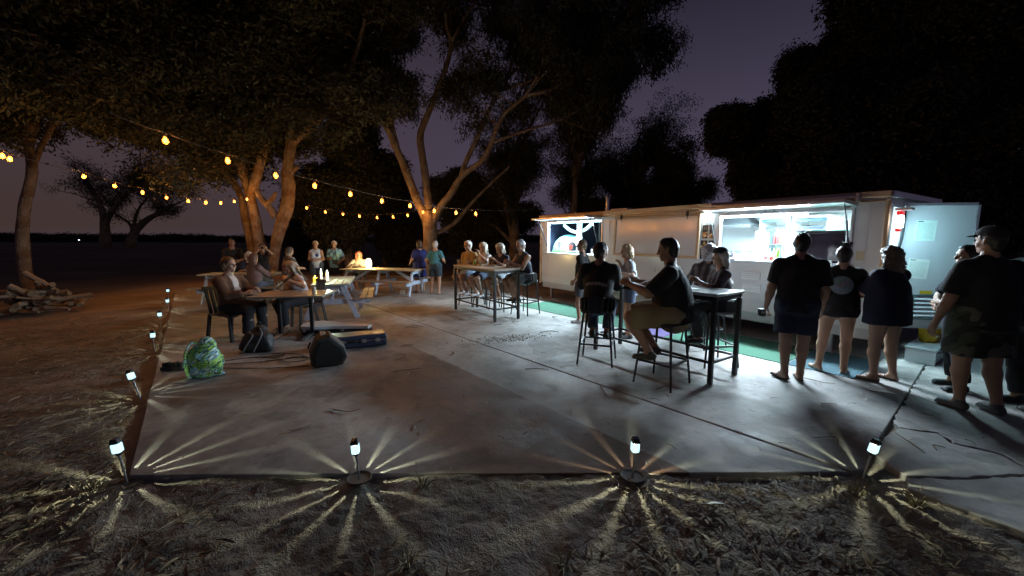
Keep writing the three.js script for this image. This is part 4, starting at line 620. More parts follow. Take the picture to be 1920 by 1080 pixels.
function barStool(label, x, z, turn) { // faces +z
  const t = thing('bar_stool', label, 'bar stool', [x, 0.004, z], turn, 'black bar stools'), h = 0.73;
  part('seat', [rbox(0.42, 0.035, 0.40, 0.015, 0, h, 0), rbox(0.38, 0.02, 0.36, 0.01, 0, h - 0.025, 0)], black, t);
  const bk = []; for (let k = 0; k < 9; k++) { const a = Math.PI * (0.06 + 0.88 * (k + 0.5) / 9); bk.push(rbox(0.082, 0.13 + 0.06 * Math.sin(a) , 0.022, 0.008, Math.cos(a) * 0.22, h + 0.07 + 0.03 * Math.sin(a), -Math.sin(a) * 0.20 - 0.01, -0.12 * Math.sin(a), Math.PI / 2 - a + Math.PI, 0)); }
  part('backrest', bk, black, t);
  const P = (a, b, y) => { const k = 0.165 + 0.065 * (1 - y / h); return V(a * k, y, b * k); };
  for (const a of [-1, 1]) for (const b of [-1, 1]) part('leg', rod(P(a, b, 0), P(a, b, h - 0.03), 0.013, 0.016, 8), blackSteel, t);
  for (const [p, q] of [[[-1, -1], [1, -1]], [[1, -1], [1, 1]], [[1, 1], [-1, 1]], [[-1, 1], [-1, -1]]]) part('footrest', bar(P(...p, 0.28), P(...q, 0.28), 0.022, 0.022), blackSteel, t);
  return t;
}
const stool0 = barStool('bar stool under the person in the dark printed top', 1.17, -5.43, 2.80);
function stool(label, x, z, turn) { return dup(stool0, [x, 0.004, z], turn, label); }
stool('bar stool under the big man in the black T-shirt', 1.76, -4.60, -2.3);
stool('bar stool under the woman with the headscarf and long hair', 2.72, -5.36, -1.65);
stool('bar stool under the curly haired person in stripes', 3.02, -6.25, 2.75);
stool('bar stool at the near end of the left table under the dark singlet', 0.30, -8.93, -0.9);
stool('bar stool at the left table under the fair woman eating', -0.22, -9.42, -0.9);
stool('bar stool at the left table under the woman with the drink', -0.63, -9.82, -0.9);
stool('bar stool at the far end of the left table under the man in tan', -1.02, -10.15, -0.9);
{ // plastic armchair of the seated man
  const t = thing('plastic_chair', 'dark plastic chair under the man in the brown jacket', 'chair', [-4.72, 0.004, -6.70], 1.35), m = std(0.03, 0.03, 0.032, 0.45);
  part('seat', rbox(0.46, 0.03, 0.44, 0.012, 0, 0.44, 0), m, t); part('backrest', [-0.17, -0.085, 0, 0.085, 0.17].map((x) => rbox(0.06, 0.42, 0.02, 0.008, x, 0.65, -0.24, -0.18)).concat([rbox(0.46, 0.06, 0.024, 0.01, 0, 0.865, -0.278, -0.18)]), m, t);
  for (const a of [-1, 1]) { part('leg', bar(V(a * 0.22, 0, 0.22), V(a * 0.205, 0.43, 0.19), 0.04), m, t); part('leg', bar(V(a * 0.22, 0, -0.27), V(a * 0.205, 0.43, -0.2), 0.04), m, t); }
}
// candles and lanterns on the picnic tables
function candle(label, x, y, z, r, h, bodyMat, col, power, holder) {
  const t = thing('candle', label, 'candle', [x, y, z], 0); part('wax', cyl(r, r * 1.05, h, 14, 0, h / 2, 0), bodyMat, t);
  part('flame', lathe([[0.001, h + 0.004], [0.009, h + 0.016], [0.007, h + 0.032], [0.001, h + 0.055]], 10), glow(...col, 6), t);
  if (holder) part('holder', lathe([[0.001, 0], [0.05, 0.0], [0.055, 0.012], [0.02, 0.014], [0.001, 0.014]], 16), steel, t);
  const l = new THREE.PointLight(new THREE.Color().setRGB(...col), power); l.name = 'flame_light'; l.position.set(0, h + 0.02, 0); l.castShadow = true; t.add(l);
}
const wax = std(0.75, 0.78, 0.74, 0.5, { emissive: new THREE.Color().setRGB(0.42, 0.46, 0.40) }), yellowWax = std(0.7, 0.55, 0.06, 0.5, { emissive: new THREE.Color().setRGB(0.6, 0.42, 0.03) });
candle('tall white glowing candle, left of two on the near picnic table', -4.13, 0.757, -8.74, 0.021, 0.22, wax, [0.85, 1.0, 0.72], 0.55, true);
candle('tall white glowing candle, right of two on the near picnic table', -3.96, 0.757, -8.66, 0.026, 0.20, wax, [0.85, 1.0, 0.72], 0.75, true);
candle('short yellow candle at the left corner of the near picnic table', -4.14, 0.757, -8.48, 0.042, 0.10, yellowWax, [1.0, 0.8, 0.2], 0.35, false);
{ const t = thing('table_lantern', 'glowing pale paper lantern beside the red haired woman', 'lantern', [-4.36, 0.757, -12.33], 0); part('shade', lathe([[0.001, 0.31], [0.05, 0.30], [0.082, 0.24], [0.09, 0.14], [0.075, 0.03], [0.055, 0.0], [0.001, 0]], 20), glow(1.0, 0.82, 0.45, 3.2), t); part('mark', move(new THREE.TorusGeometry(0.025, 0.008, 6, 14, 4), 0.02, 0.08, 0.086), black, t); part('base', cyl(0.07, 0.07, 0.012, 18, 0, -0.002, 0), black, t); const l = new THREE.PointLight(new THREE.Color().setRGB(1.0, 0.72, 0.28), 2.6); l.name = 'lantern_light'; l.position.set(0, 0.16, 0); l.shadow.radius = 3; l.castShadow = true; t.add(l); }

// ---------------------------------------------------------------- people
// a body is one field of tapered bones, meshed as one surface (surface nets); clothes, hair and shoes are shells over it
class Field {
  constructor(lo, hi, cell) {
    this.c = cell; this.lo = lo.clone(); this.n = [0, 1, 2].map((i) => Math.ceil((hi.getComponent(i) - lo.getComponent(i)) / cell) + 1);
    this.f = new Float32Array(this.n[0] * this.n[1] * this.n[2]).fill(9);
  }
  each(lo, hi, fn) {
    const [nx, ny, nz] = this.n, c = this.c, L = this.lo, a = [0, 1, 2].map((i) => Math.max(0, Math.floor((lo[i] - L.getComponent(i)) / c))), b = [0, 1, 2].map((i) => Math.min(this.n[i] - 1, Math.ceil((hi[i] - L.getComponent(i)) / c)));
    for (let k = a[2]; k <= b[2]; k++) for (let j = a[1]; j <= b[1]; j++) { let o = (k * ny + j) * nx + a[0]; const y = L.y + j * c, z = L.z + k * c; for (let i = a[0]; i <= b[0]; i++, o++) this.f[o] = fn(L.x + i * c, y, z, this.f[o]); }
  }
  // bone from a to b, radii r1, r2; o: {side, d1, d2} flattened section (r across side, d in depth), {flat} cut square at b, {flatA}, {k} blend, {sub}
  bone(a, b, r1, r2, o = {}) {
    const k = o.k ?? 0.03, ab = b.clone().sub(a), l2 = Math.max(1e-9, ab.lengthSq()), len = Math.sqrt(l2), ax = ab.clone().divideScalar(len), d1 = o.d1 ?? r1, d2 = o.d2 ?? d1, m = Math.max(r1, r2, d1, d2) + k + this.c * 2;
    let s = null, f = null; if (o.side) { s = o.side.clone().addScaledVector(ax, -o.side.dot(ax)).normalize(); f = V().crossVectors(ax, s); }
    this.each([Math.min(a.x, b.x) - m, Math.min(a.y, b.y) - m, Math.min(a.z, b.z) - m], [Math.max(a.x, b.x) + m, Math.max(a.y, b.y) + m, Math.max(a.z, b.z) + m], (x, y, z, old) => {
      const px = x - a.x, py = y - a.y, pz = z - a.z; let t = (px * ab.x + py * ab.y + pz * ab.z) / l2; const raw = t; t = t < 0 ? 0 : t > 1 ? 1 : t;
      const qx = px - ab.x * t, qy = py - ab.y * t, qz = pz - ab.z * t, r = r1 + (r2 - r1) * t; let d;
      if (s) { const D = d1 + (d2 - d1) * t, u = (qx * s.x + qy * s.y + qz * s.z) / r, v = (qx * f.x + qy * f.y + qz * f.z) / D, mn = Math.min(r, D), w = (qx * ax.x + qy * ax.y + qz * ax.z) / mn; d = (Math.sqrt(u * u + v * v + w * w) - 1) * mn; }
      else d = Math.sqrt(qx * qx + qy * qy + qz * qz) - r;
      if (o.flat) d = Math.max(d, (raw - 1) * len); if (o.flatA) d = Math.max(d, -raw * len);
      if (o.sub) { const h = Math.max(k - Math.abs(-old - d), 0) / k; return -(Math.min(-old, d) - h * h * k * 0.25); }
      const h = Math.max(k - Math.abs(old - d), 0) / k; return Math.min(old, d) - h * h * k * 0.25;
    });
    return this;
  }
  cut(n, c) { const [nx, ny, nz] = this.n; let o = 0; for (let k = 0; k < nz; k++) for (let j = 0; j < ny; j++) for (let i = 0; i < nx; i++, o++) { const d = (this.lo.x + i * this.c) * n.x + (this.lo.y + j * this.c) * n.y + (this.lo.z + k * this.c) * n.z - c; if (d > this.f[o]) this.f[o] = d; } return this; }
  ripple(fn) { const [nx, ny, nz] = this.n; let o = 0; for (let k = 0; k < nz; k++) for (let j = 0; j < ny; j++) for (let i = 0; i < nx; i++, o++) if (Math.abs(this.f[o]) < 0.05) this.f[o] += fn(this.lo.x + i * this.c, this.lo.y + j * this.c, this.lo.z + k * this.c); return this; }
  mesh() {
    const [nx, ny, nz] = this.n, f = this.f, pos = [], idx = [], at_ = new Int32Array(nx * ny * nz).fill(-1), sy = nx, sz = nx * ny, off = [0, 1, sy, sy + 1, sz, sz + 1, sz + sy, sz + sy + 1];
    for (let k = 0; k < nz - 1; k++) for (let j = 0; j < ny - 1; j++) { let o = k * sz + j * sy; for (let i = 0; i < nx - 1; i++, o++) {
      let m = 0; for (let q = 0; q < 8; q++) if (f[o + off[q]] < 0) m |= 1 << q; if (m === 0 || m === 255) continue;
      let x = 0, y = 0, z = 0, n = 0;
      for (let q = 0; q < 8; q++) for (const b of [1, 2, 4]) if (!(q & b)) { const va = f[o + off[q]], vb = f[o + off[q | b]]; if ((va < 0) !== (vb < 0)) { const t = va / (va - vb); x += (q & 1) + (b === 1 ? t : 0); y += ((q >> 1) & 1) + (b === 2 ? t : 0); z += ((q >> 2) & 1) + (b === 4 ? t : 0); n++; } }
      at_[o] = pos.length / 3; pos.push(this.lo.x + (i + x / n) * this.c, this.lo.y + (j + y / n) * this.c, this.lo.z + (k + z / n) * this.c);
    } }
    const quad = (a, b, c, d, flip) => { if (a < 0 || b < 0 || c < 0 || d < 0) return; flip ? idx.push(a, b, c, a, c, d) : idx.push(a, c, b, a, d, c); };
    for (let k = 1; k < nz - 1; k++) for (let j = 1; j < ny - 1; j++) { let o = k * sz + j * sy + 1; for (let i = 1; i < nx - 1; i++, o++) {
      const v = f[o] < 0;
      if (v !== (f[o + 1] < 0)) quad(at_[o], at_[o - sy], at_[o - sy - sz], at_[o - sz], v);
      if (v !== (f[o + sy] < 0)) quad(at_[o], at_[o - sz], at_[o - sz - 1], at_[o - 1], v);
      if (v !== (f[o + sz] < 0)) quad(at_[o], at_[o - 1], at_[o - 1 - sy], at_[o - sy], v);
    } }
    const g = new THREE.BufferGeometry(); g.setAttribute('position', new THREE.Float32BufferAttribute(pos, 3)); g.setIndex(idx); g.computeVertexNormals(); return g;
  }
}
function bounds(pts, m) { const lo = V(9, 9, 9), hi = V(-9, -9, -9); for (const p of pts) { lo.min(p); hi.max(p); } return [lo.subScalar(m), hi.addScalar(m)]; }
function bend(a, c, l1, l2, pole) { // the joint between a and c, bent towards pole; c is pulled in if out of reach
  const d = c.clone().sub(a); let L = d.length(); const max = (l1 + l2) * 0.998; if (L > max) { c.copy(a).addScaledVector(d, max / L); L = max; } d.normalize();
  const x = (l1 * l1 - l2 * l2 + L * L) / (2 * L), h = Math.sqrt(Math.max(0, l1 * l1 - x * x)), p = pole.clone().addScaledVector(d, -pole.dot(d)).normalize();
  return a.clone().addScaledVector(d, x).addScaledVector(p, h);
}
const skins = [std(0.33, 0.19, 0.125, 0.55), std(0.26, 0.14, 0.09, 0.55), std(0.42, 0.27, 0.20, 0.55)];
const eyeMat = std(0.03, 0.025, 0.02, 0.15);
const weave = grainTex.clone(); weave.repeat.set(9, 9);
const cloth = (r, g, b) => std(r, g, b, 0.92, { bumpMap: weave, bumpScale: 0.0015 });
const hairMat = (r, g, b) => phys(r, g, b, 0.5, { sheen: 0.6, sheenRoughness: 0.4, sheenColor: new THREE.Color(r + 0.1, g + 0.1, b + 0.1) });
function person(o) {
  const u = o.h / 1.74, g = o.g ?? 1, f = o.sex === 'f', lod = o.lod ?? 1, cell = [0.0115, 0.0145, 0.019][lod], X = V(1, 0, 0);
  const root = thing('person', o.label, 'person', [o.x, o.y ?? 0.004, o.z], o.turn, o.group), skin = skins[o.skin ?? 0];
  const lean = o.lean ?? 0, sway = o.sway ?? 0, U = V(Math.sin(sway), Math.cos(lean) * Math.cos(sway), Math.sin(lean)).normalize(), S = X.clone().addScaledVector(U, -U.x).normalize(), Z = V().crossVectors(S, U);
  const P = V(o.px ?? 0, o.seat ? o.seat + 0.095 * u : 0.945 * u * (o.crouch ?? 1), o.pz ?? 0), up = (h, s = 0, z = 0) => P.clone().addScaledVector(U, h * u).addScaledVector(S, s * u).addScaledVector(Z, z * u);
  const belly = o.belly ?? 0, sw = (f ? 0.168 : 0.192) * (0.66 + 0.34 * g), hw = (f ? 0.10 : 0.092);
  const neck = up(0.50), shL = up(0.412, sw * 0.97), shR = up(0.412, -sw * 0.97), headA = (o.hy ?? 0), headP = (o.hp ?? 0);
  const hq = new THREE.Quaternion().setFromRotationMatrix(new THREE.Matrix4().makeBasis(S, U, Z)).multiply(new THREE.Quaternion().setFromEuler(new THREE.Euler(headP, headA, o.hr ?? 0, 'YXZ')));
  const C = neck.clone().addScaledVector(U, 0.045 * u).add(V(0, 0.115 * u, 0.018 * u).applyQuaternion(hq)), hd = (x, y, z) => V(x * u, y * u, z * u).applyQuaternion(hq).add(C);
  const world = (p) => { const q = p.isVector3 ? p : V(...p), c = Math.cos(o.turn), s = Math.sin(o.turn), dx = q.x - o.x, dz = q.z - o.z; return [dx * c - dz * s, q.y - (o.y ?? 0.004), dx * s + dz * c]; };
  if (o.WL) o.HL = world(o.WL); if (o.WR) o.HR = world(o.WR);
  const loc = (a) => V(...a), handL = loc(o.HL ?? [0.27, 0.83 * u, 0.05]), handR = loc(o.HR ?? [-0.27, 0.83 * u, 0.05]);
  const elL = bend(shL, handL, 0.28 * u, 0.255 * u, loc(o.eL ?? [0.5, -0.5, -0.7])), elR = bend(shR, handR, 0.28 * u, 0.255 * u, loc(o.eR ?? [-0.5, -0.5, -0.7]));
  const hipL = P.clone().add(V(hw * u, -0.01, 0)), hipR = P.clone().add(V(-hw * u, -0.01, 0));
  const FL = loc(o.FL ?? [0.11, 0, 0.02]), FR = loc(o.FR ?? [-0.11, 0, 0.0]), ankL = FL.clone().add(V(0, 0.085 * u, -0.05)), ankR = FR.clone().add(V(0, 0.085 * u, -0.05));
  const knL = bend(hipL, ankL, 0.43 * u, 0.42 * u, loc(o.kL ?? [0.1, 0.25, 1])), knR = bend(hipR, ankR, 0.43 * u, 0.42 * u, loc(o.kR ?? [-0.1, 0.25, 1]));
  const toe = (a, yaw) => V(Math.sin(yaw), 0, Math.cos(yaw)), tL = toe(FL, o.fL ?? 0.2), tR = toe(FR, o.fR ?? -0.2), gl = 0.75 + 0.25 * g;
  const all = [P, neck, C, shL, shR, elL, elR, handL, handR, knL, knR, ankL, ankR, ankL.clone().addScaledVector(tL, 0.2), ankR.clone().addScaledVector(tR, 0.2), V(ankL.x, FL.y, ankL.z), V(ankR.x, FR.y, ankR.z)];
  const F = new Field(...bounds(all, 0.26 * Math.max(1, g)), cell);
  // ---- the body
  const torso = (q, e, hem) => { // e: extra thickness
    q.bone(up(-0.07), up(0.09), (0.155 + (f ? 0.012 : 0)) * u * g + e, 0.142 * u * g + e, { side: S, d1: 0.112 * u * g + e, d2: (0.105 + belly * 0.7) * u * g + e });
    q.bone(up(0.09, 0, belly * 0.4), up(0.25, 0, belly * 0.25), 0.140 * u * g + e, 0.150 * u * g + e, { side: S, d1: (0.102 + belly) * u * g + e, d2: (0.108 + belly * 0.5) * u * g + e });
    q.bone(up(0.25), up(0.36), 0.146 * u * (0.4 + 0.6 * g) + e, 0.140 * u * (0.6 + 0.4 * g) + e, { side: S, d1: 0.110 * u * g + e, d2: 0.088 * u * g + e });
    if (f) for (const s of [-1, 1]) q.bone(up(0.30, s * 0.068, 0.075 * g), up(0.305, s * 0.070, 0.085 * g), 0.062 * u * g + e, 0.058 * u * g + e);
    q.bone(shL, shR, 0.050 * u + e * 0.7, 0.050 * u + e * 0.7); for (const s of [-1, 1]) q.bone(up(0.410, s * sw * 0.82), up(0.515, s * 0.028), 0.046 * u + e * 0.6, 0.036 * u + e * 0.4, { k: 0.035 });
  };
  torso(F, 0);
  F.bone(up(0.45), C.clone().addScaledVector(U, -0.05 * u), 0.060 * u, 0.054 * u, { k: 0.04 });
  const arm = (q, s, e, h) => { q.bone(s, e, 0.054 * u * gl, 0.043 * u * gl); q.bone(e, e.clone().lerp(h, 0.35), 0.043 * u * gl, 0.042 * u * gl); q.bone(e.clone().lerp(h, 0.35), h, 0.042 * u * gl, 0.027 * u); };
  arm(F, shL, elL, handL); arm(F, shR, elR, handR);
  const leg = (q, hip, kn, an, t) => {
    q.bone(hip, kn, 0.092 * u * g, 0.060 * u * gl, { k: 0.05 }); const calf = kn.clone().lerp(an, 0.33), back = V().crossVectors(X, an.clone().sub(kn).normalize()).multiplyScalar(-0.012 * u);
    q.bone(kn, calf.clone().add(back), 0.056 * u * gl, 0.057 * u * gl); q.bone(calf.clone().add(back), an, 0.057 * u * gl, 0.036 * u);
    const sole = V(an.x, an.y - 0.055 * u, an.z); q.bone(sole.clone().addScaledVector(t, -0.035 * u), sole.clone().addScaledVector(t, 0.15 * u), 0.032 * u, 0.040 * u, { side: V().crossVectors(t, V(0, 1, 0)), d1: 0.030 * u, d2: 0.018 * u }); q.bone(an, sole.clone().addScaledVector(t, 0.06 * u), 0.034 * u, 0.026 * u);
  };
  leg(F, hipL, knL, ankL, tL); leg(F, hipR, knR, ankR, tR);
  if (!o.seat) for (const s of [-1, 1]) F.bone(up(-0.03, s * 0.075, -0.055), up(-0.05, s * 0.08, -0.055), 0.085 * u * g, 0.08 * u * g);
  const geos = [F.mesh()];
  // ---- head with a face
  {
    const c = [0.0055, 0.0075, 0.0105][lod], H = new Field(...bounds([C], 0.165 * u), c), B = (a, b, r1, r2, e = {}) => H.bone(hd(...a), hd(...b), r1 * u, r2 * u, { k: 0.018, ...e }), hx = V(1, 0, 0).applyQuaternion(hq);
    B([0, 0.025, -0.022], [0, 0.03, 0.015], 0.078, 0.074, { side: hx, d1: 0.088 * u, d2: 0.086 * u }); B([0, -0.02, 0.0], [0, -0.055, 0.022], 0.066, 0.055, { side: hx, d1: 0.072 * u, d2: 0.058 * u });
    B([0, -0.07, 0.03], [0, -0.09, 0.062], 0.046, 0.024); for (const s of [-1, 1]) B([s * 0.036, -0.028, 0.052], [s * 0.03, -0.04, 0.062], 0.026, 0.022);
    B([-0.034, 0.026, 0.073], [0.034, 0.026, 0.073], 0.014, 0.014); B([0, 0.015, 0.086], [0, -0.027, 0.104], 0.0085, 0.013, { k: 0.012 }); for (const s of [-1, 1]) B([s * 0.012, -0.031, 0.09], [s * 0.013, -0.031, 0.092], 0.009, 0.008, { k: 0.008 });
    for (const s of [-1, 1]) B([s * 0.031, 0.006, 0.095], [s * 0.031, 0.004, 0.095], 0.012, 0.012, { sub: 1, k: 0.012 });
    B([-0.018, -0.058, 0.083], [0.018, -0.058, 0.083], 0.007, 0.007, { k: 0.008 }); B([-0.014, -0.069, 0.082], [0.014, -0.069, 0.082], 0.0075, 0.0075, { k: 0.008 }); B([-0.026, -0.0635, 0.091], [0.026, -0.0635, 0.091], 0.003, 0.003, { sub: 1, k: 0.006 });
    for (const s of [-1, 1]) { B([s * 0.079, 0.016, -0.012], [s * 0.076, -0.022, -0.004], 0.012, 0.008, { k: 0.01 }); B([s * 0.088, 0.018, -0.02], [s * 0.08, -0.012, -0.01], 0.006, 0.006, { k: 0.008 }); }
    H.bone(hd(0, -0.06, -0.012), hd(0, -0.15, -0.02), 0.056 * u, 0.052 * u, { k: 0.03 });
    geos.push(H.mesh());
  }
  // ---- hands: palm, four unequal curled fingers, thumb from the side of the palm
  const hand = (w, el, s, curl, thumbHint, dirHint) => {
    const d = (dirHint ? loc(dirHint) : w.clone().sub(el)).normalize(), th = loc(thumbHint ?? (d.y < -0.7 ? [0, 0, 1] : [-s * 0.55, 0.75, 0.1])); th.addScaledVector(d, -th.dot(d)).normalize(); const n = V().crossVectors(d, th).multiplyScalar(s), q = (a, b, c) => w.clone().addScaledVector(d, a * u).addScaledVector(th, b * u).addScaledVector(n, c * u);
    const hf = new Field(...bounds([q(0.09, 0.01, 0)], 0.145 * u), [0.0045, 0.006, 0.0095][lod]);
    hf.bone(q(-0.02, 0, 0), q(0.01, 0, 0), 0.027 * u, 0.029 * u, { side: th, d1: 0.022 * u, d2: 0.018 * u, k: 0.012 }); hf.bone(q(0.015, 0.002, 0), q(0.078, 0, 0), 0.032 * u, 0.040 * u, { side: th, d1: 0.017 * u, d2: 0.0135 * u, k: 0.012 });
    [[0.030, 0.95, 0.0], [0.0105, 1.06, 0.06], [-0.0095, 1.0, 0.10], [-0.0285, 0.8, 0.16]].forEach(([b, l, more]) => {
      let p = q(0.082 - Math.abs(b) * 0.18, b, 0), a = 0; const sp = b * 2.2;
      [0.045, 0.028, 0.023].forEach((len, i) => { a += (curl + more) * [0.7, 0.95, 0.7][i]; const dir = d.clone().multiplyScalar(Math.cos(a)).addScaledVector(n, Math.sin(a)).addScaledVector(th, sp * Math.cos(a)).normalize(), e = p.clone().addScaledVector(dir, len * l * u); hf.bone(p, e, (0.0092 - i * 0.0008) * u, (0.0086 - i * 0.001) * u, { k: 0.005 }); p = e; });
    });
    const a = q(0.022, 0.024, 0.004), b = q(0.05, 0.052, 0.014 + 0.012 * curl), c = q(0.078, 0.060 - 0.012 * curl, 0.022 + 0.02 * curl), e = q(0.098, 0.058 - 0.02 * curl, 0.026 + 0.03 * curl);
    hf.bone(a, b, 0.015 * u, 0.0115 * u, { k: 0.01 }); hf.bone(b, c, 0.0112 * u, 0.0098 * u, { k: 0.004 }); hf.bone(c, e, 0.0098 * u, 0.008 * u, { k: 0.004 });
    geos.push(hf.mesh());
  };
  hand(handL, elL, 1, o.cL ?? 0.45, o.tLh, o.dL); hand(handR, elR, -1, o.cR ?? 0.45, o.tRh, o.dR);
  part('body', geos, skin, root);
  for (const s of [-1, 1]) { const e = ball(0.0115 * u, 0, 0, 0, 1, 1, 1, 8), p = hd(s * 0.031, 0.005, 0.079); e.translate(p.x, p.y, p.z); part('eye', e, eyeMat, root); }
  const wr = (amp, fr) => (x, y, z) => amp * (noise3(x * fr + o.x * 9, y * fr * 1.3, z * fr + o.z * 5) + 0.5 * noise3(x * fr * 2.3, y * fr * 2 + 7, z * fr * 2.3 + o.x));
  const sleeveTo = (q, s, e, h, amt, ex) => {
    if (amt <= 0) return; const r = 0.060 * u * gl + ex;
    if (amt <= 1) q.bone(s, s.clone().lerp(e, amt), r, r * 1.02, { flat: 1 });
    else { q.bone(s, e, r, r * 0.9); q.bone(e, e.clone().lerp(h, (amt - 1) * 0.97), r * 0.88, r * 0.70, { flat: 1 }); }
  };
  // ---- top
  if (o.top) {
    const t = o.top, e = (t.loose ?? 0.016), q = new Field(...bounds([up(-0.2), neck, shL, shR, elL, elR, ...(t.sleeve > 1 ? [handL, handR] : [])], 0.24 * g + 0.02), cell);
    torso(q, e); const hem = t.hem ?? -0.10;
    q.bone(up(0.16, 0, belly * 0.3), up(hem - 0.1), (0.142 + (f ? 0.008 : 0.004)) * u * g + e, 0.150 * u * g + e + (t.flare ?? 0), { side: S, d1: (0.112 + belly) * u * g + e, d2: (0.120 + belly * 0.7) * u * g + e + (t.flare ?? 0) * 0.7 });
    q.cut(U.clone().negate(), -U.dot(up(hem)));
    sleeveTo(q, shL, elL, handL, t.sleeve, e * 0.8); sleeveTo(q, shR, elR, handR, t.sleeve, e * 0.8);
    q.cut(U, U.dot(up(t.neck ?? 0.535)));
    if (t.sleeve === 0) { const k = 0.055 * u; for (const [s, sg] of [[shL, 1], [shR, -1]]) q.bone(s.clone().addScaledVector(S, sg * 0.05 * u).addScaledVector(U, -0.05 * u), s.clone().addScaledVector(S, sg * 0.05 * u).addScaledVector(U, 0.08 * u), k, k, { sub: 1, k: 0.01 }); }
    q.ripple((x, y, z) => wr(0.0065, 7)(x, y, z) + 0.006 * Math.max(0, noise3(x * 5 + y * 7 + o.x, y * 3.5 - x * 5, z * 6 + o.z)) * 2); const m = part(t.name ?? 'shirt', q.mesh(), t.mat, root);
    if (t.print) { // flat print on the cloth
      root.updateMatrixWorld(true); const pz = t.print.back ? -1 : 1, c = up(t.print.y ?? 0.28, t.print.x ?? 0, 0), plain = new THREE.Mesh(m.geometry, m.material); plain.updateMatrixWorld();
      const e2 = new THREE.Euler().setFromRotationMatrix(new THREE.Matrix4().makeBasis(S.clone().multiplyScalar(pz), U, Z.clone().multiplyScalar(pz)));
      const dg = new DecalGeometry(plain, c.clone().addScaledVector(Z, pz * 0.17 * u), e2, V(t.print.w, t.print.h, 0.24)); part('print', dg, t.print.mat, m);
    }
    if (t.open) { // lighter shirt showing between the open fronts of a jacket
      const q2 = new Field(...bounds([up(-0.1), neck], 0.24), cell); torso(q2, e + 0.004); q2.cut(U.clone().negate(), -U.dot(up(-0.08))); q2.cut(U, U.dot(up(0.49))); q2.cut(Z.clone().negate(), -Z.dot(up(0.2, 0, 0.05))); q2.cut(S, S.dot(up(0, 0.06))); q2.cut(S.clone().negate(), -S.dot(up(0, -0.06))); part('inner_shirt', q2.mesh(), t.open, root);
    }
  }
  // ---- bottom: shorts, trousers or skirt
  if (o.bottom) {
    const b = o.bottom, e = b.loose ?? 0.018, q = new Field(...bounds([up(0.1), hipL, hipR, knL, knR, ...(b.len > 1 ? [ankL, ankR] : [])], 0.2 * g + 0.03), cell);
    q.bone(up(-0.06), up(0.14), (0.155 + (f ? 0.012 : 0)) * u * g + e * 0.7, 0.146 * u * g + e * 0.4, { side: S, d1: 0.115 * u * g + e * 0.7, d2: (0.105 + belly * 0.6) * u * g + e * 0.4 });
    if (!o.seat) for (const s of [-1, 1]) q.bone(up(-0.03, s * 0.075, -0.055), up(-0.05, s * 0.08, -0.055), 0.085 * u * g + e * 0.7, 0.08 * u * g + e * 0.7);
    q.cut(U, U.dot(up(0.10)));
    if (b.skirt) { const mid = knL.clone().add(knR).multiplyScalar(0.5), end = P.clone().lerp(mid, b.len); q.bone(P, end, 0.155 * u * g + e, 0.19 * u * g + e, { side: S, d1: 0.12 * u * g + e, d2: 0.15 * u * g + e, flat: 1 }); }
    else for (const [h, k, a] of [[hipL, knL, ankL], [hipR, knR, ankR]]) {
      const r = 0.095 * u * g + e * 0.6; if (b.len <= 1) q.bone(h, h.clone().lerp(k, b.len), r, r - (0.028 - e * 0.55) * b.len, { flat: 1, k: 0.02 });
      else { q.bone(h, k, r, 0.074 * u * gl + e * 0.6, { k: 0.04 }); q.bone(k, k.clone().lerp(a, (b.len - 1)), 0.074 * u * gl + e * 0.6, 0.054 * u + e * 0.9, { flat: 1, k: 0.04 }); }
    }
    q.ripple(wr(0.0065, 9)); part(b.name ?? 'shorts', q.mesh(), b.mat, root);
  }
  // ---- shoes
  for (const [an, t, fl] of [[ankL, tL, FL], [ankR, tR, FR]]) {
    const m = o.shoe?.mat ?? rubber, sd = V().crossVectors(t, V(0, 1, 0)), s0 = V(an.x, an.y - 0.082 * u, an.z), a = s0.clone().addScaledVector(t, -0.05 * u), b = s0.clone().addScaledVector(t, 0.165 * u), q = new Field(...bounds([a, b, an], 0.07 * u), [0.006, 0.008, 0.012][lod]);
    q.bone(a.clone().add(V(0, 0.012 * u, 0)), b.clone().add(V(0, 0.012 * u, 0)), 0.036 * u, 0.045 * u, { side: sd, d1: 0.014 * u, d2: 0.012 * u, k: 0.01 });
    if (o.shoe?.type === 'sneaker') { q.bone(a.clone().add(V(0, 0.04 * u, 0)).addScaledVector(t, 0.01), b.clone().add(V(0, 0.03 * u, 0)).addScaledVector(t, -0.02), 0.038 * u, 0.043 * u, { side: sd, d1: 0.036 * u, d2: 0.024 * u, k: 0.02 }); q.bone(an.clone().add(V(0, -0.03 * u, 0)), an.clone().add(V(0, 0.012 * u, 0)), 0.042 * u, 0.042 * u, { flat: 1, k: 0.02 }); }
    else { const w = s0.clone().addScaledVector(t, 0.07 * u); q.bone(w.clone().addScaledVector(sd, 0.042 * u).add(V(0, 0.03 * u, 0)), w.clone().add(V(0, 0.064 * u, 0)), 0.008 * u, 0.009 * u, { k: 0.01 }); q.bone(w.clone().addScaledVector(sd, -0.042 * u).add(V(0, 0.03 * u, 0)), w.clone().add(V(0, 0.064 * u, 0)), 0.008 * u, 0.009 * u, { k: 0.01 }); }
    part(o.shoe?.type === 'sneaker' ? 'shoe' : 'sandal', q.mesh(), m, root);
  }
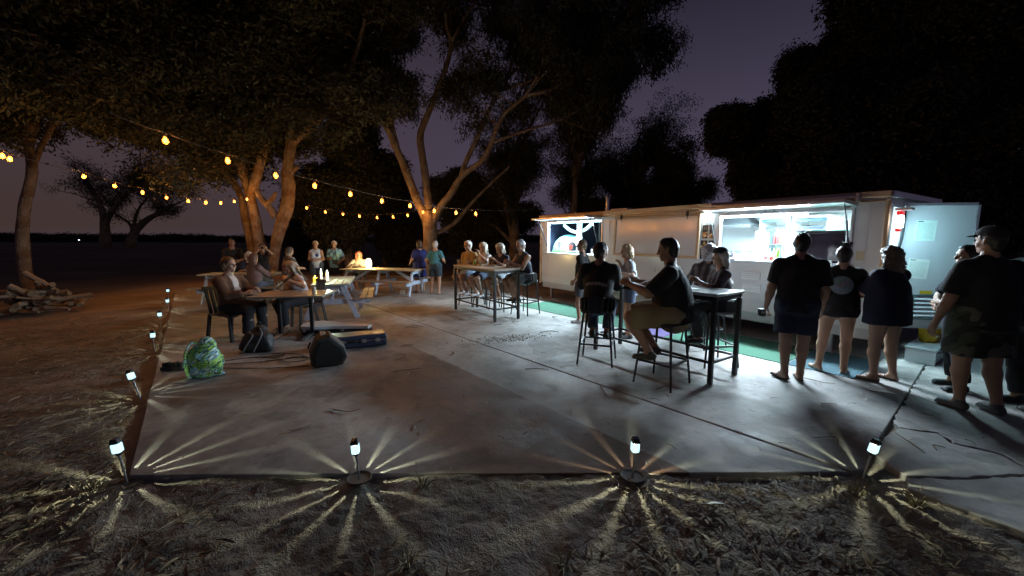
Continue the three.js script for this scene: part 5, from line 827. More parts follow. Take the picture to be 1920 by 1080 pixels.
  // ---- hair and headwear
  if (o.hair) {
    const h = o.hair, c = [0.0075, 0.009, 0.0125][lod], len = h.len ?? 0, q = new Field(...bounds([C, hd(0, -len, -0.1), hd(0, 0.13, -0.06)], 0.2 * u), c), hx = V(1, 0, 0).applyQuaternion(hq), e = h.vol ?? 0.009;
    q.bone(hd(0, 0.030, -0.024), hd(0, 0.036, 0.012), (0.079 + e) * u, (0.074 + e) * u, { side: hx, d1: (0.090 + e) * u, d2: (0.086 + e) * u, k: 0.02 }); q.bone(hd(0, 0.0, -0.04), hd(0, -0.045, -0.045), (0.068 + e) * u, (0.054 + e) * u, { k: 0.03 });
    const n = V(0, -0.546, 0.838).applyQuaternion(hq); q.cut(n, n.dot(hd(0, h.line ?? 0.078, 0.066)));
    if (len) { const w = h.wide ?? 0.085; q.bone(hd(0, 0.03, -0.05), hd(h.fallX ?? 0, -0.09, -0.065), (w + e) * u, w * u, { side: hx, d1: 0.055 * u, d2: 0.05 * u, k: 0.04 }); q.bone(hd(h.fallX ?? 0, -0.09, -0.065), hd((h.fallX ?? 0) * 1.6, -len, -0.085), w * u, w * 0.75 * u, { side: hx, d1: 0.05 * u, d2: 0.03 * u, k: 0.04 }); for (const s of h.front ? [-1, 1] : []) q.bone(hd(s * 0.08, 0.02, 0.0), hd(s * 0.085, -len * 0.7, 0.03), 0.03 * u, 0.024 * u, { k: 0.03 }); }
    if (h.bun) q.bone(hd(0, 0.125, -0.05), hd(0.005, 0.14, -0.055), 0.045 * u, 0.036 * u, { k: 0.02 });
    const fr = h.curl ? 34 : 55, a = h.curl ? 0.011 : 0.0035; q.ripple((x, y, z) => a * (noise3(x * fr, y * fr * (h.curl ? 1 : 0.22), z * fr) + (h.curl ? 0.6 * noise3(x * 80, y * 80, z * 80) : 0)));
    const hm = part('hair', q.mesh(), h.mat, root);
    if (len || h.bun || h.curl) { // loose locks
      seed(Math.round(o.x * 100 + o.z * 37)); const ls = [], nl = lod === 2 ? 14 : 42;
      for (let k = 0; k < nl; k++) {
        const s = rr(-1, 1), w = (h.wide ?? 0.085); let pts;
        if (h.bun) { const a2 = rr(0, 6.28); pts = [hd(Math.cos(a2) * 0.03, 0.12 + rr(0, 0.03), -0.05 + Math.sin(a2) * 0.03), hd(Math.cos(a2) * 0.06, 0.15 + rr(-0.03, 0.04), -0.05 + Math.sin(a2) * 0.06), hd(Math.cos(a2) * rr(0.06, 0.1), 0.14 + rr(-0.05, 0.04), -0.05 + Math.sin(a2) * 0.08)]; }
        else { const L1 = Math.max(len, 0.06) * rr(0.75, 1.12); pts = [hd(s * (w + 0.005), 0.05 * rr(-1, 1), -0.07 - 0.03 * (1 - s * s)), hd(s * (w + 0.02) + rr(-0.01, 0.01), -L1 * 0.5, -0.10 + 0.03 * Math.abs(s)), hd(s * w * rr(0.8, 1.25), -L1, -0.09 + rr(-0.03, 0.02))]; }
        const cv = curve(pts, 8); if (h.curl) cv.forEach((p, i) => { p.x += 0.010 * Math.sin(i * 2.1 + k); p.z += 0.010 * Math.cos(i * 2.1 + k * 2); }); ls.push(tube(cv, lerpR(0.007 * u, 0.002 * u, 8), 4, 0, false));
      }
      part('loose_locks', ls, h.mat, hm);
    }
  }
  if (o.cap) { const q = new Field(...bounds([C, hd(0, 0.05, 0.17)], 0.15 * u), 0.008), hx = V(1, 0, 0).applyQuaternion(hq); q.bone(hd(0, 0.045, -0.024), hd(0, 0.05, 0.016), 0.092 * u, 0.088 * u, { side: hx, d1: 0.098 * u, d2: 0.094 * u }); const n = V(0, -1, 0.12).applyQuaternion(hq); q.cut(n, n.dot(hd(0, 0.048, 0))); if (o.cap.brim) q.bone(hd(0, 0.05, 0.08), hd(0, 0.043, 0.15), 0.068 * u, 0.058 * u, { side: hx, d1: 0.010 * u, d2: 0.007 * u, k: 0.012 }); part(o.cap.name ?? 'cap', q.mesh(), o.cap.mat, root); }
  return { root, P, up, hd, handL, handR, elL, elR, knL, knR, S, U, Z, u };
}

// ---- who is there
const blackTee = cloth(0.007, 0.007, 0.009), navyTee = cloth(0.008, 0.010, 0.026), greyTee = cloth(0.30, 0.33, 0.37), whiteTop = cloth(0.45, 0.52, 0.66), paleBlue = cloth(0.20, 0.38, 0.50), tanTee = cloth(0.24, 0.15, 0.05), teal = cloth(0.04, 0.16, 0.20), denim = cloth(0.06, 0.08, 0.13), darkCloth = cloth(0.018, 0.018, 0.022), khaki = cloth(0.20, 0.15, 0.08), paleDenim = cloth(0.22, 0.30, 0.42);
const brownHair = hairMat(0.06, 0.035, 0.018), darkHair = hairMat(0.012, 0.009, 0.007), greyHair = hairMat(0.34, 0.33, 0.33), whiteHair = hairMat(0.5, 0.48, 0.46), blondHair = hairMat(0.34, 0.25, 0.14), redHair = hairMat(0.38, 0.12, 0.05), fairHair = hairMat(0.46, 0.40, 0.32);
const thong = { mat: std(0.03, 0.028, 0.027, 0.7) }, paleThong = { mat: std(0.30, 0.33, 0.30, 0.7) }, sneaker = { type: 'sneaker', mat: std(0.45, 0.45, 0.47, 0.6) }, darkShoe = { type: 'sneaker', mat: std(0.02, 0.02, 0.022, 0.6) };
const striped = new THREE.MeshStandardMaterial({ map: dataTex(128, 128, (u, v) => { const k = Math.sin(u * 50) > 0.1 ? 1 : 0.35, h = Math.sin(v * 38) > 0.75 ? 1.4 : 1; return [0.15 * k * h, 0.13 * k * h, 0.125 * k * h]; }, { srgb: true }), roughness: 0.9 });
const camo = new THREE.MeshStandardMaterial({ map: dataTex(256, 256, (u, v) => { const n = tileNoise(u, v, 9, 3, 170), m = tileNoise(u, v, 7, 3, 171); return n > 0.12 ? [0.07, 0.065, 0.05] : m > 0.08 ? [0.03, 0.035, 0.022] : [0.012, 0.012, 0.011]; }, { srgb: true }), roughness: 0.9 });
const speckled = new THREE.MeshStandardMaterial({ map: dataTex(256, 256, (u, v) => { const n = tileNoise(u, v, 16, 2, 180); return n > 0.1 ? [0.42, 0.38, 0.34] : [0.09, 0.075, 0.065]; }, { srgb: true }), roughness: 0.9 });
const roundPrint = new THREE.MeshStandardMaterial({ transparent: true, polygonOffset: true, polygonOffsetFactor: -1, roughness: 0.8, map: canvasTex(256, 256, (c, W, H) => { c.clearRect(0, 0, W, H); c.fillStyle = 'rgba(100,116,124,0.95)'; c.beginPath(); c.arc(128, 128, 112, 0, 6.3); c.fill(); seed(190); for (let i = 0; i < 60; i++) { c.fillStyle = `rgba(${50 + rnd() * 90},${60 + rnd() * 90},${66 + rnd() * 90},0.5)`; c.beginPath(); c.ellipse(128 + gauss() * 45, 128 + gauss() * 45, 6 + rnd() * 26, 4 + rnd() * 9, rnd() * 3, 0, 6.3); c.fill(); } }) });
const archPrint = new THREE.MeshStandardMaterial({ transparent: true, polygonOffset: true, polygonOffsetFactor: -1, roughness: 0.8, map: canvasTex(512, 160, (c, W, H) => { c.clearRect(0, 0, W, H); c.strokeStyle = 'rgba(205,195,182,0.9)'; c.lineWidth = 8; seed(195); for (let i = 0; i < 8; i++) { const x = 44 + i * 54, y = 52 + Math.pow((i - 3.5) / 3.5, 2) * 34; c.save(); c.translate(x, y); c.rotate((i - 3.5) * 0.07); c.beginPath(); c.moveTo(-16, -30); c.lineTo(-14, 32); c.moveTo(14, -28); c.lineTo(16, 30); c.moveTo(-16, -28 + rnd() * 30); c.lineTo(15, -10 + rnd() * 30); if (rnd() < 0.6) { c.moveTo(-14, 28); c.lineTo(14, 30); } c.stroke(); c.restore(); } }) });
const heartPrint = new THREE.MeshStandardMaterial({ transparent: true, polygonOffset: true, polygonOffsetFactor: -1, roughness: 0.8, map: canvasTex(96, 96, (c) => { c.clearRect(0, 0, 96, 96); c.fillStyle = '#1b3a9c'; c.beginPath(); c.moveTo(48, 88); c.bezierCurveTo(-8, 48, 8, 6, 30, 10); c.bezierCurveTo(42, 12, 46, 22, 48, 28); c.bezierCurveTo(50, 22, 54, 12, 66, 10); c.bezierCurveTo(88, 6, 104, 48, 48, 88); c.fill(); }) });
// the queue on the right
const pQ = person({ label: 'person in black T-shirt at the big window, back turned, holding a drink', x: 3.36, z: -4.72, turn: 2.62, h: 1.76, g: 1.22, belly: 0.02, lod: 0, lean: 0.02, skin: 1, HL: [0.31, 0.80, 0.10], cL: 1.0, HR: [-0.26, 0.86, 0.14], FL: [0.07, 0, 0.0], FR: [-0.09, 0, 0.05], fL: 0.7, fR: 0.1, top: { mat: blackTee, sleeve: 0.8, hem: -0.13, loose: 0.022 }, bottom: { mat: navyTee, len: 0.86, loose: 0.03 }, hair: { mat: darkHair, vol: 0.004 }, shoe: thong, hy: 0.1 });
person({ label: 'person with messy hair bun and a round pale print on the back', x: 4.09, z: -5.00, turn: 2.5, h: 1.60, g: 1.16, sex: 'f', lod: 0, skin: 0, HL: [-0.06, 1.02, 0.24], HR: [0.10, 0.99, 0.22], eL: [0.8, -0.5, 0], eR: [-0.8, -0.5, 0], FL: [0.15, 0, 0.02], FR: [-0.10, 0, 0.0], fL: 0.6, top: { mat: blackTee, sleeve: 0.95, hem: -0.16, loose: 0.026, flare: 0.01, print: { back: 1, y: 0.27, w: 0.26, h: 0.25, mat: roundPrint } }, bottom: { mat: darkCloth, len: 0.34, loose: 0.008 }, hair: { mat: darkHair, bun: 1 }, shoe: paleThong, hp: 0.05 });
person({ label: 'person with long curly hair and arms folded at the right end of the trailer', x: 4.42, z: -4.70, turn: 3.35, h: 1.60, g: 1.36, sex: 'f', belly: 0.03, lod: 0, skin: 0, HL: [-0.04, 0.99, 0.28], HR: [0.12, 0.97, 0.26], eL: [0.8, -0.5, 0], eR: [-0.8, -0.5, 0], FL: [0.14, 0, 0.02], FR: [-0.12, 0, 0.0], fL: 0.5, fR: 0.2, lean: 0.04, top: { mat: navyTee, sleeve: 0.95, hem: -0.2, loose: 0.03, flare: 0.02 }, bottom: { mat: cloth(0.03, 0.04, 0.10), len: 0.35, loose: 0.002 }, hair: { mat: hairMat(0.12, 0.09, 0.06), len: 0.30, wide: 0.10, curl: 1, vol: 0.018 }, shoe: thong, hy: -0.3 });
person({ label: 'large person in cap and dark camouflage shorts at the right edge, facing the trailer', x: 4.55, z: -3.86, turn: 3.1, h: 1.80, g: 1.36, belly: 0.04, lod: 0, skin: 1, HL: [0.36, 0.82, 0.08], HR: [-0.36, 0.82, 0.06], FL: [0.10, 0, 0.05], FR: [-0.12, 0, -0.08], top: { mat: blackTee, sleeve: 0.9, hem: -0.14, loose: 0.03 }, bottom: { mat: camo, len: 0.92, loose: 0.04 }, hair: { mat: darkHair, vol: 0.003 }, cap: { mat: blackTee, brim: 1 }, shoe: { type: 'sneaker', mat: std(0.06, 0.06, 0.065, 0.6) }, hy: 0.2 });
person({ label: 'shorter dark clothed person behind the large one in the cap, face to the door light', x: 4.98, z: -4.42, turn: -2.0, h: 1.62, g: 1.1, sex: 'f', lod: 1, skin: 0, HL: [0.04, 0.98, 0.20], HR: [-0.06, 0.95, 0.20], eL: [0.8, -0.5, 0], eR: [-0.8, -0.5, 0], top: { mat: navyTee, sleeve: 0.9, hem: -0.15, loose: 0.02 }, bottom: { mat: darkCloth, len: 1.9 }, hair: { mat: darkHair, len: 0.16, vol: 0.012 }, shoe: darkShoe });
person({ label: 'dark figure in trousers cut off by the right edge of the picture', x: 5.16, z: -3.92, turn: -1.7, h: 1.80, g: 1.25, lod: 1, skin: 1, top: { mat: blackTee, sleeve: 2, hem: -0.14, loose: 0.024 }, bottom: { mat: darkCloth, len: 1.95 }, hair: { mat: darkHair }, shoe: darkShoe });
// at the right-hand bar table
person({ label: 'person in dark top with faded arched print on the back, seated', x: 1.17, z: -5.43, turn: 2.80, seat: 0.748, h: 1.76, g: 1.08, lod: 0, skin: 1, lean: 0.10, pz: -0.03, HL: [0.16, 1.10, 0.42], HR: [-0.12, 1.10, 0.42], FL: [0.10, 0.29, 0.26], FR: [-0.10, 0.29, 0.26], top: { mat: cloth(0.016, 0.015, 0.015), sleeve: 1.9, hem: -0.16, loose: 0.03, flare: 0.015, print: { back: 1, y: 0.22, w: 0.34, h: 0.11, mat: archPrint } }, bottom: { mat: denim, len: 1.9 }, hair: { mat: darkHair, vol: 0.006 }, shoe: darkShoe, hy: -0.75 });
person({ label: 'blond person in grey T-shirt standing at the bar table with hands raised', x: 1.97, z: -6.78, turn: -1.55, h: 1.59, g: 1.1, sex: 'f', lod: 0, skin: 0, WL: at(1158, 512, 6.45), WR: at(1164, 500, 6.75), dL: [0, 0.9, 0.3], dR: [0, 0.9, 0.3], FL: [0.10, 0, 0.05], FR: [-0.10, 0, 0], top: { mat: greyTee, sleeve: 0.8, hem: -0.14, loose: 0.022 }, bottom: { mat: denim, len: 0.6, loose: 0.02 }, hair: { mat: blondHair, len: 0.13, curl: 1, vol: 0.016 }, shoe: darkShoe, lean: 0.08 });
person({ label: 'big person in black T-shirt and khaki shorts on a bar stool', x: 1.80, z: -4.60, turn: -2.05, seat: 0.748, h: 1.88, g: 1.25, belly: 0.03, lod: 0, skin: 1, lean: 0.10, pz: -0.06, WR: at(1198, 527, 5.0), WL: at(1180, 533, 4.66), FL: [0.13, 0.29, 0.22], FR: [-0.14, 0.29, 0.20], top: { mat: blackTee, sleeve: 0.9, hem: -0.12, loose: 0.026 }, bottom: { mat: khaki, len: 0.95, loose: 0.04 }, hair: { mat: darkHair, vol: 0.006 }, shoe: { type: 'sneaker', mat: std(0.05, 0.045, 0.03, 0.6) }, hp: 0.06 });
person({ label: 'curly grey haired person in a dark striped shirt, back turned, behind the bar table', x: 3.02, z: -6.22, turn: 2.75, seat: 0.748, h: 1.66, g: 1.12, sex: 'f', lod: 0, skin: 2, lean: 0.1, HL: [0.2, 1.0, 0.3], HR: [-0.2, 1.0, 0.3], FL: [0.1, 0.29, 0.26], FR: [-0.1, 0.29, 0.26], top: { mat: striped, sleeve: 1.2, hem: -0.14, loose: 0.024 }, bottom: { mat: denim, len: 1.9 }, hair: { mat: greyHair, curl: 1, vol: 0.03, len: 0.1 }, shoe: darkShoe });
person({ label: 'long haired person in headscarf and dark trousers at the right end of the bar table', x: 2.80, z: -5.36, turn: -1.7, seat: 0.748, h: 1.60, g: 1.0, sex: 'f', lod: 0, skin: 1, lean: 0.06, HL: [0.12, 1.12, 0.34], HR: [-0.14, 0.98, 0.30], FL: [0.08, 0.29, 0.34], FR: [-0.10, 0.29, 0.28], top: { mat: cloth(0.035, 0.022, 0.025), sleeve: 1.3, hem: -0.16, loose: 0.02 }, bottom: { mat: darkCloth, len: 1.95 }, hair: { mat: hairMat(0.26, 0.23, 0.21), len: 0.34, wide: 0.09 }, cap: { name: 'headscarf', mat: cloth(0.03, 0.025, 0.03) }, shoe: darkShoe });
person({ label: 'young person in black T-shirt and grey shorts standing before the left window', x: 1.39, z: -8.02, turn: -2.0, h: 1.66, g: 0.95, lod: 0, skin: 1, HL: [0.24, 0.86, 0.08], HR: [-0.24, 0.86, 0.06], FL: [0.10, 0, 0.06], FR: [-0.10, 0, -0.04], top: { mat: blackTee, sleeve: 0.85, hem: -0.13, loose: 0.022 }, bottom: { mat: cloth(0.05, 0.05, 0.055), len: 0.85, loose: 0.035 }, hair: { mat: brownHair, vol: 0.004 }, shoe: { type: 'sneaker', mat: std(0.4, 0.38, 0.36, 0.6) }, hy: 0.35 });
// four along the left bar table
const L4 = (o) => person({ seat: 0.748, turn: -0.78, lod: 1, lean: 0.12, FL: [0.12, 0.29, 0.30], FR: [-0.10, 0.29, 0.26], group: 'people along the left bar table', ...o });
L4({ label: 'person in tan T-shirt at the far end of the left bar table', x: -1.02, z: -10.12, h: 1.74, g: 1.18, belly: 0.03, skin: 0, HL: [0.18, 1.02, 0.40], HR: [-0.12, 0.92, 0.30], top: { mat: tanTee, sleeve: 0.9, hem: -0.12 }, bottom: { mat: paleDenim, len: 0.85, loose: 0.03 }, hair: { mat: whiteHair, vol: 0.002, line: 0.086 }, shoe: sneaker });
L4({ label: 'person with long white hair lifting a drink at the left bar table', x: -0.63, z: -9.80, h: 1.66, g: 1.0, sex: 'f', skin: 2, HL: [0.10, 1.30, 0.30], dL: [-0.2, 0.9, 0.2], HR: [-0.14, 1.10, 0.36], top: { mat: cloth(0.4, 0.35, 0.32), sleeve: 0.5, hem: -0.12 }, bottom: { mat: denim, len: 0.8 }, hair: { mat: fairHair, len: 0.30, front: 1, wide: 0.08 }, shoe: sneaker });
L4({ label: 'fair haired person in dark top eating with both hands at the left bar table', x: -0.20, z: -9.40, h: 1.64, g: 1.05, sex: 'f', skin: 0, HL: [0.09, 1.18, 0.34], HR: [-0.09, 1.18, 0.34], top: { mat: navyTee, sleeve: 0.4, hem: -0.12 }, bottom: { mat: cloth(0.4, 0.44, 0.5), len: 0.75, loose: 0.03 }, hair: { mat: fairHair, len: 0.14, vol: 0.014, front: 1 }, shoe: thong, hp: 0.25 });
L4({ label: 'person in dark sleeveless top on the near stool of the left bar table', x: 0.28, z: -8.95, turn: -1.0, h: 1.80, g: 1.15, skin: 0, HL: [0.10, 1.16, 0.42], HR: [-0.06, 1.14, 0.44], top: { mat: cloth(0.025, 0.03, 0.05), sleeve: 0, hem: -0.13 }, bottom: { mat: cloth(0.12, 0.13, 0.14), len: 0.85, loose: 0.035 }, hair: { mat: greyHair, vol: 0.006 }, shoe: darkShoe, hp: 0.12 });
// the two players and the company behind them
person({ label: 'person in open brown jacket seated in a plastic chair, face turned right', x: -4.72, z: -6.72, turn: 1.42, seat: 0.455, h: 1.82, g: 1.1, lod: 0, skin: 0, lean: 0.0, HL: [0.10, 0.82, 0.42], HR: [-0.12, 0.79, 0.40], FL: [0.12, 0, 0.52], FR: [-0.12, 0, 0.42], top: { name: 'jacket', mat: cloth(0.085, 0.045, 0.026), sleeve: 1.85, hem: -0.14, loose: 0.03, open: cloth(0.5, 0.48, 0.47) }, bottom: { mat: darkCloth, len: 1.92 }, hair: { mat: brownHair, vol: 0.010 }, shoe: darkShoe, hy: 0.15 });
person({ label: 'person with long loose hair bent over a guitar behind the pedestal table', x: -3.93, z: -7.58, turn: -0.75, seat: 0.46, h: 1.70, g: 0.98, sex: 'f', lod: 0, skin: 0, lean: 0.30, HL: [0.34, 0.94, 0.36], HR: [-0.10, 0.78, 0.34], cL: 1.1, cR: 0.8, FL: [0.14, 0, 0.45], FR: [-0.14, 0, 0.36], top: { mat: cloth(0.40, 0.38, 0.42), sleeve: 0.3, hem: -0.12 }, bottom: { mat: darkCloth, len: 1.9 }, hair: { mat: hairMat(0.20, 0.14, 0.08), len: 0.36, front: 1, wide: 0.095 }, shoe: paleThong, hp: 0.3, hy: 0.2 });
person({ label: 'dark haired person in dark shirt standing left of the seated company', x: -8.25, z: -12.0, turn: 0.75, h: 1.66, g: 1.15, lod: 1, skin: 1, HL: [0.10, 1.02, 0.30], HR: [-0.08, 1.0, 0.32], top: { mat: darkCloth, sleeve: 0.9, hem: -0.13 }, bottom: { mat: darkCloth, len: 1.9 }, hair: { mat: darkHair }, shoe: darkShoe });
person({ label: 'white haired person in dark top seated at the left picnic table', x: -7.42, z: -11.46, turn: 0.5, seat: 0.455, h: 1.66, g: 1.1, lod: 1, skin: 2, HL: [0.14, 0.8, 0.4], HR: [-0.12, 0.8, 0.4], FL: [0.12, 0, 0.42], FR: [-0.12, 0, 0.4], top: { mat: navyTee, sleeve: 1, hem: -0.13 }, bottom: { mat: denim, len: 0.9 }, hair: { mat: whiteHair, len: 0.12, vol: 0.016, front: 1 }, shoe: darkShoe });
const pPhone = person({ label: 'person with arms lifted, holding up a phone before the double trunk', x: -7.35, z: -11.98, turn: 0.55, h: 1.52, g: 0.95, sex: 'f', lod: 1, skin: 0, HL: [0.10, 1.36, 0.34], HR: [-0.10, 1.32, 0.30], eL: [0.9, -0.6, 0.2], eR: [-0.9, -0.6, 0.2], dL: [-0.3, 0.9, 0.1], dR: [0.3, 0.9, 0.1], cL: 0.8, cR: 0.8, top: { mat: blackTee, sleeve: 0.3, hem: -0.12 }, bottom: { mat: darkCloth, len: 1.9 }, hair: { mat: darkHair, len: 0.2 }, shoe: darkShoe });
person({ label: 'brown haired person in mauve top, back turned, on the left picnic bench', x: -6.42, z: -10.08, turn: 2.9, seat: 0.455, h: 1.66, g: 1.1, sex: 'f', lod: 1, skin: 0, HL: [0.14, 0.8, 0.4], HR: [-0.14, 0.8, 0.4], FL: [0.12, 0, 0.42], FR: [-0.12, 0, 0.4], top: { mat: cloth(0.14, 0.09, 0.09), sleeve: 1.1, hem: -0.13, loose: 0.024 }, bottom: { mat: denim, len: 1.9 }, hair: { mat: hairMat(0.11, 0.065, 0.05), len: 0.16, vol: 0.02 }, shoe: darkShoe });
person({ label: 'person in a speckled pale and dark top right of the left picnic table', x: -5.72, z: -10.35, turn: 2.6, h: 1.46, g: 1.08, sex: 'f', lod: 1, skin: 0, HL: [0.14, 0.9, 0.3], HR: [-0.14, 0.9, 0.3], top: { mat: speckled, sleeve: 1.0, hem: -0.16, loose: 0.026 }, bottom: { mat: denim, len: 1.9 }, hair: { mat: speckled, len: 0.12, vol: 0.014 }, shoe: darkShoe, lean: 0.1 });
person({ label: 'person in pale singlet with a blue heart, standing far back', x: -6.22, z: -12.9, turn: 0.25, h: 1.60, g: 1.1, sex: 'f', lod: 2, skin: 0, HL: [0.12, 1.0, 0.26], HR: [-0.10, 1.0, 0.26], top: { mat: whiteTop, sleeve: 0, hem: -0.15, print: { y: 0.28, x: 0.06, w: 0.12, h: 0.12, mat: heartPrint } }, bottom: { mat: cloth(0.05, 0.07, 0.10), len: 0.9, loose: 0.03 }, hair: { mat: fairHair, vol: 0.01 }, shoe: darkShoe });
person({ label: 'person in light blue shirt with a shoulder bag strap, standing on the far lawn', x: -5.76, z: -13.2, turn: 0.1, h: 1.60, g: 1.15, sex: 'f', lod: 2, skin: 0, HL: [0.20, 0.92, 0.14], HR: [-0.08, 1.04, 0.26], top: { mat: paleBlue, sleeve: 0.8, hem: -0.16, flare: 0.02 }, bottom: { mat: darkCloth, len: 0.95, loose: 0.03 }, hair: { mat: whiteHair, vol: 0.008 }, shoe: darkShoe });
person({ label: 'red haired person in cream top lit by the lantern at the far picnic table', x: -4.86, z: -12.88, turn: 0.25, seat: 0.455, h: 1.64, g: 1.1, sex: 'f', lod: 1, skin: 2, lean: 0.12, HL: [0.20, 0.82, 0.36], HR: [-0.22, 0.82, 0.32], FL: [0.12, 0, 0.3], FR: [-0.14, 0, 0.3], top: { mat: cloth(0.55, 0.48, 0.40), sleeve: 1.2, hem: -0.13, loose: 0.024 }, bottom: { mat: cloth(0.12, 0.11, 0.1), len: 0.9 }, hair: { mat: redHair, len: 0.32, front: 1, wide: 0.085 }, shoe: darkShoe, hp: 0.1, hy: 0.2 });
person({ label: 'person in navy dress walking away by the foot of the pale gum', x: -2.86, z: -12.5, turn: -2.4, h: 1.62, g: 1.15, sex: 'f', lod: 2, skin: 0, HL: [0.22, 0.92, 0.16], HR: [-0.20, 0.95, 0.14], top: { name: 'dress_top', mat: cloth(0.02, 0.028, 0.14), sleeve: 0.8, hem: -0.12 }, bottom: { name: 'dress_skirt', mat: cloth(0.02, 0.028, 0.14), skirt: 1, len: 0.95, loose: 0.03 }, hair: { mat: brownHair, len: 0.08 }, shoe: thong, lean: -0.05 });
person({ label: 'person in teal T-shirt and dark shorts, back turned, by the far tables', x: -2.28, z: -12.1, turn: 2.9, h: 1.60, g: 1.05, sex: 'f', lod: 2, skin: 0, HL: [0.26, 0.88, 0.10], HR: [-0.22, 0.98, 0.16], FL: [0.14, 0, 0.03], FR: [-0.11, 0, 0], top: { mat: teal, sleeve: 0.8, hem: -0.13 }, bottom: { mat: cloth(0.02, 0.035, 0.05), len: 0.8, loose: 0.03 }, hair: { mat: greyHair, vol: 0.01 }, shoe: thong });

// ---------------------------------------------------------------- small things
dup(scene.getObjectByName('plastic_chair'), [-3.90, 0.004, -7.62], -0.75, 'dark plastic chair under the guitar player');
{ // guitar on the player's lap
  const t = thing('guitar', 'brown acoustic guitar on the lap of the long haired player', 'guitar', [-4.11, 0.70, -7.30], -0.75), s = new THREE.Shape();
  s.moveTo(0.22, 0); s.bezierCurveTo(0.22, 0.13, 0.12, 0.14, 0.02, 0.10); s.bezierCurveTo(-0.06, 0.08, -0.1, 0.2, -0.22, 0.19); s.bezierCurveTo(-0.36, 0.18, -0.36, -0.18, -0.22, -0.19); s.bezierCurveTo(-0.1, -0.2, -0.06, -0.08, 0.02, -0.10); s.bezierCurveTo(0.12, -0.14, 0.22, -0.13, 0.22, 0);
  const body = new THREE.ExtrudeGeometry(s, { depth: 0.085, bevelEnabled: true, bevelSize: 0.006, bevelThickness: 0.006, bevelSegments: 2 }), M = (g) => { g.rotateZ(0.32); g.translate(0, 0.16, 0.0); return g; };
  part('soundbox', M(body), std(0.30, 0.11, 0.03, 0.3), t); part('sound_hole', M(cyl(0.045, 0.045, 0.004, 20, 0.04, 0, 0.0935, Math.PI / 2)), black, t); part('neck', M(rbox(0.42, 0.052, 0.03, 0.01, 0.42, 0, 0.085)), std(0.09, 0.045, 0.02, 0.5), t); part('headstock', M(rbox(0.15, 0.07, 0.02, 0.006, 0.70, 0, 0.078)), std(0.06, 0.03, 0.015, 0.4), t); part('bridge', M(rbox(0.03, 0.13, 0.012, 0.004, -0.14, 0, 0.096)), black, t); part('strings', M(new THREE.BoxGeometry(0.80, 0.034, 0.002).translate(0.27, 0, 0.106)), steel, t);
}
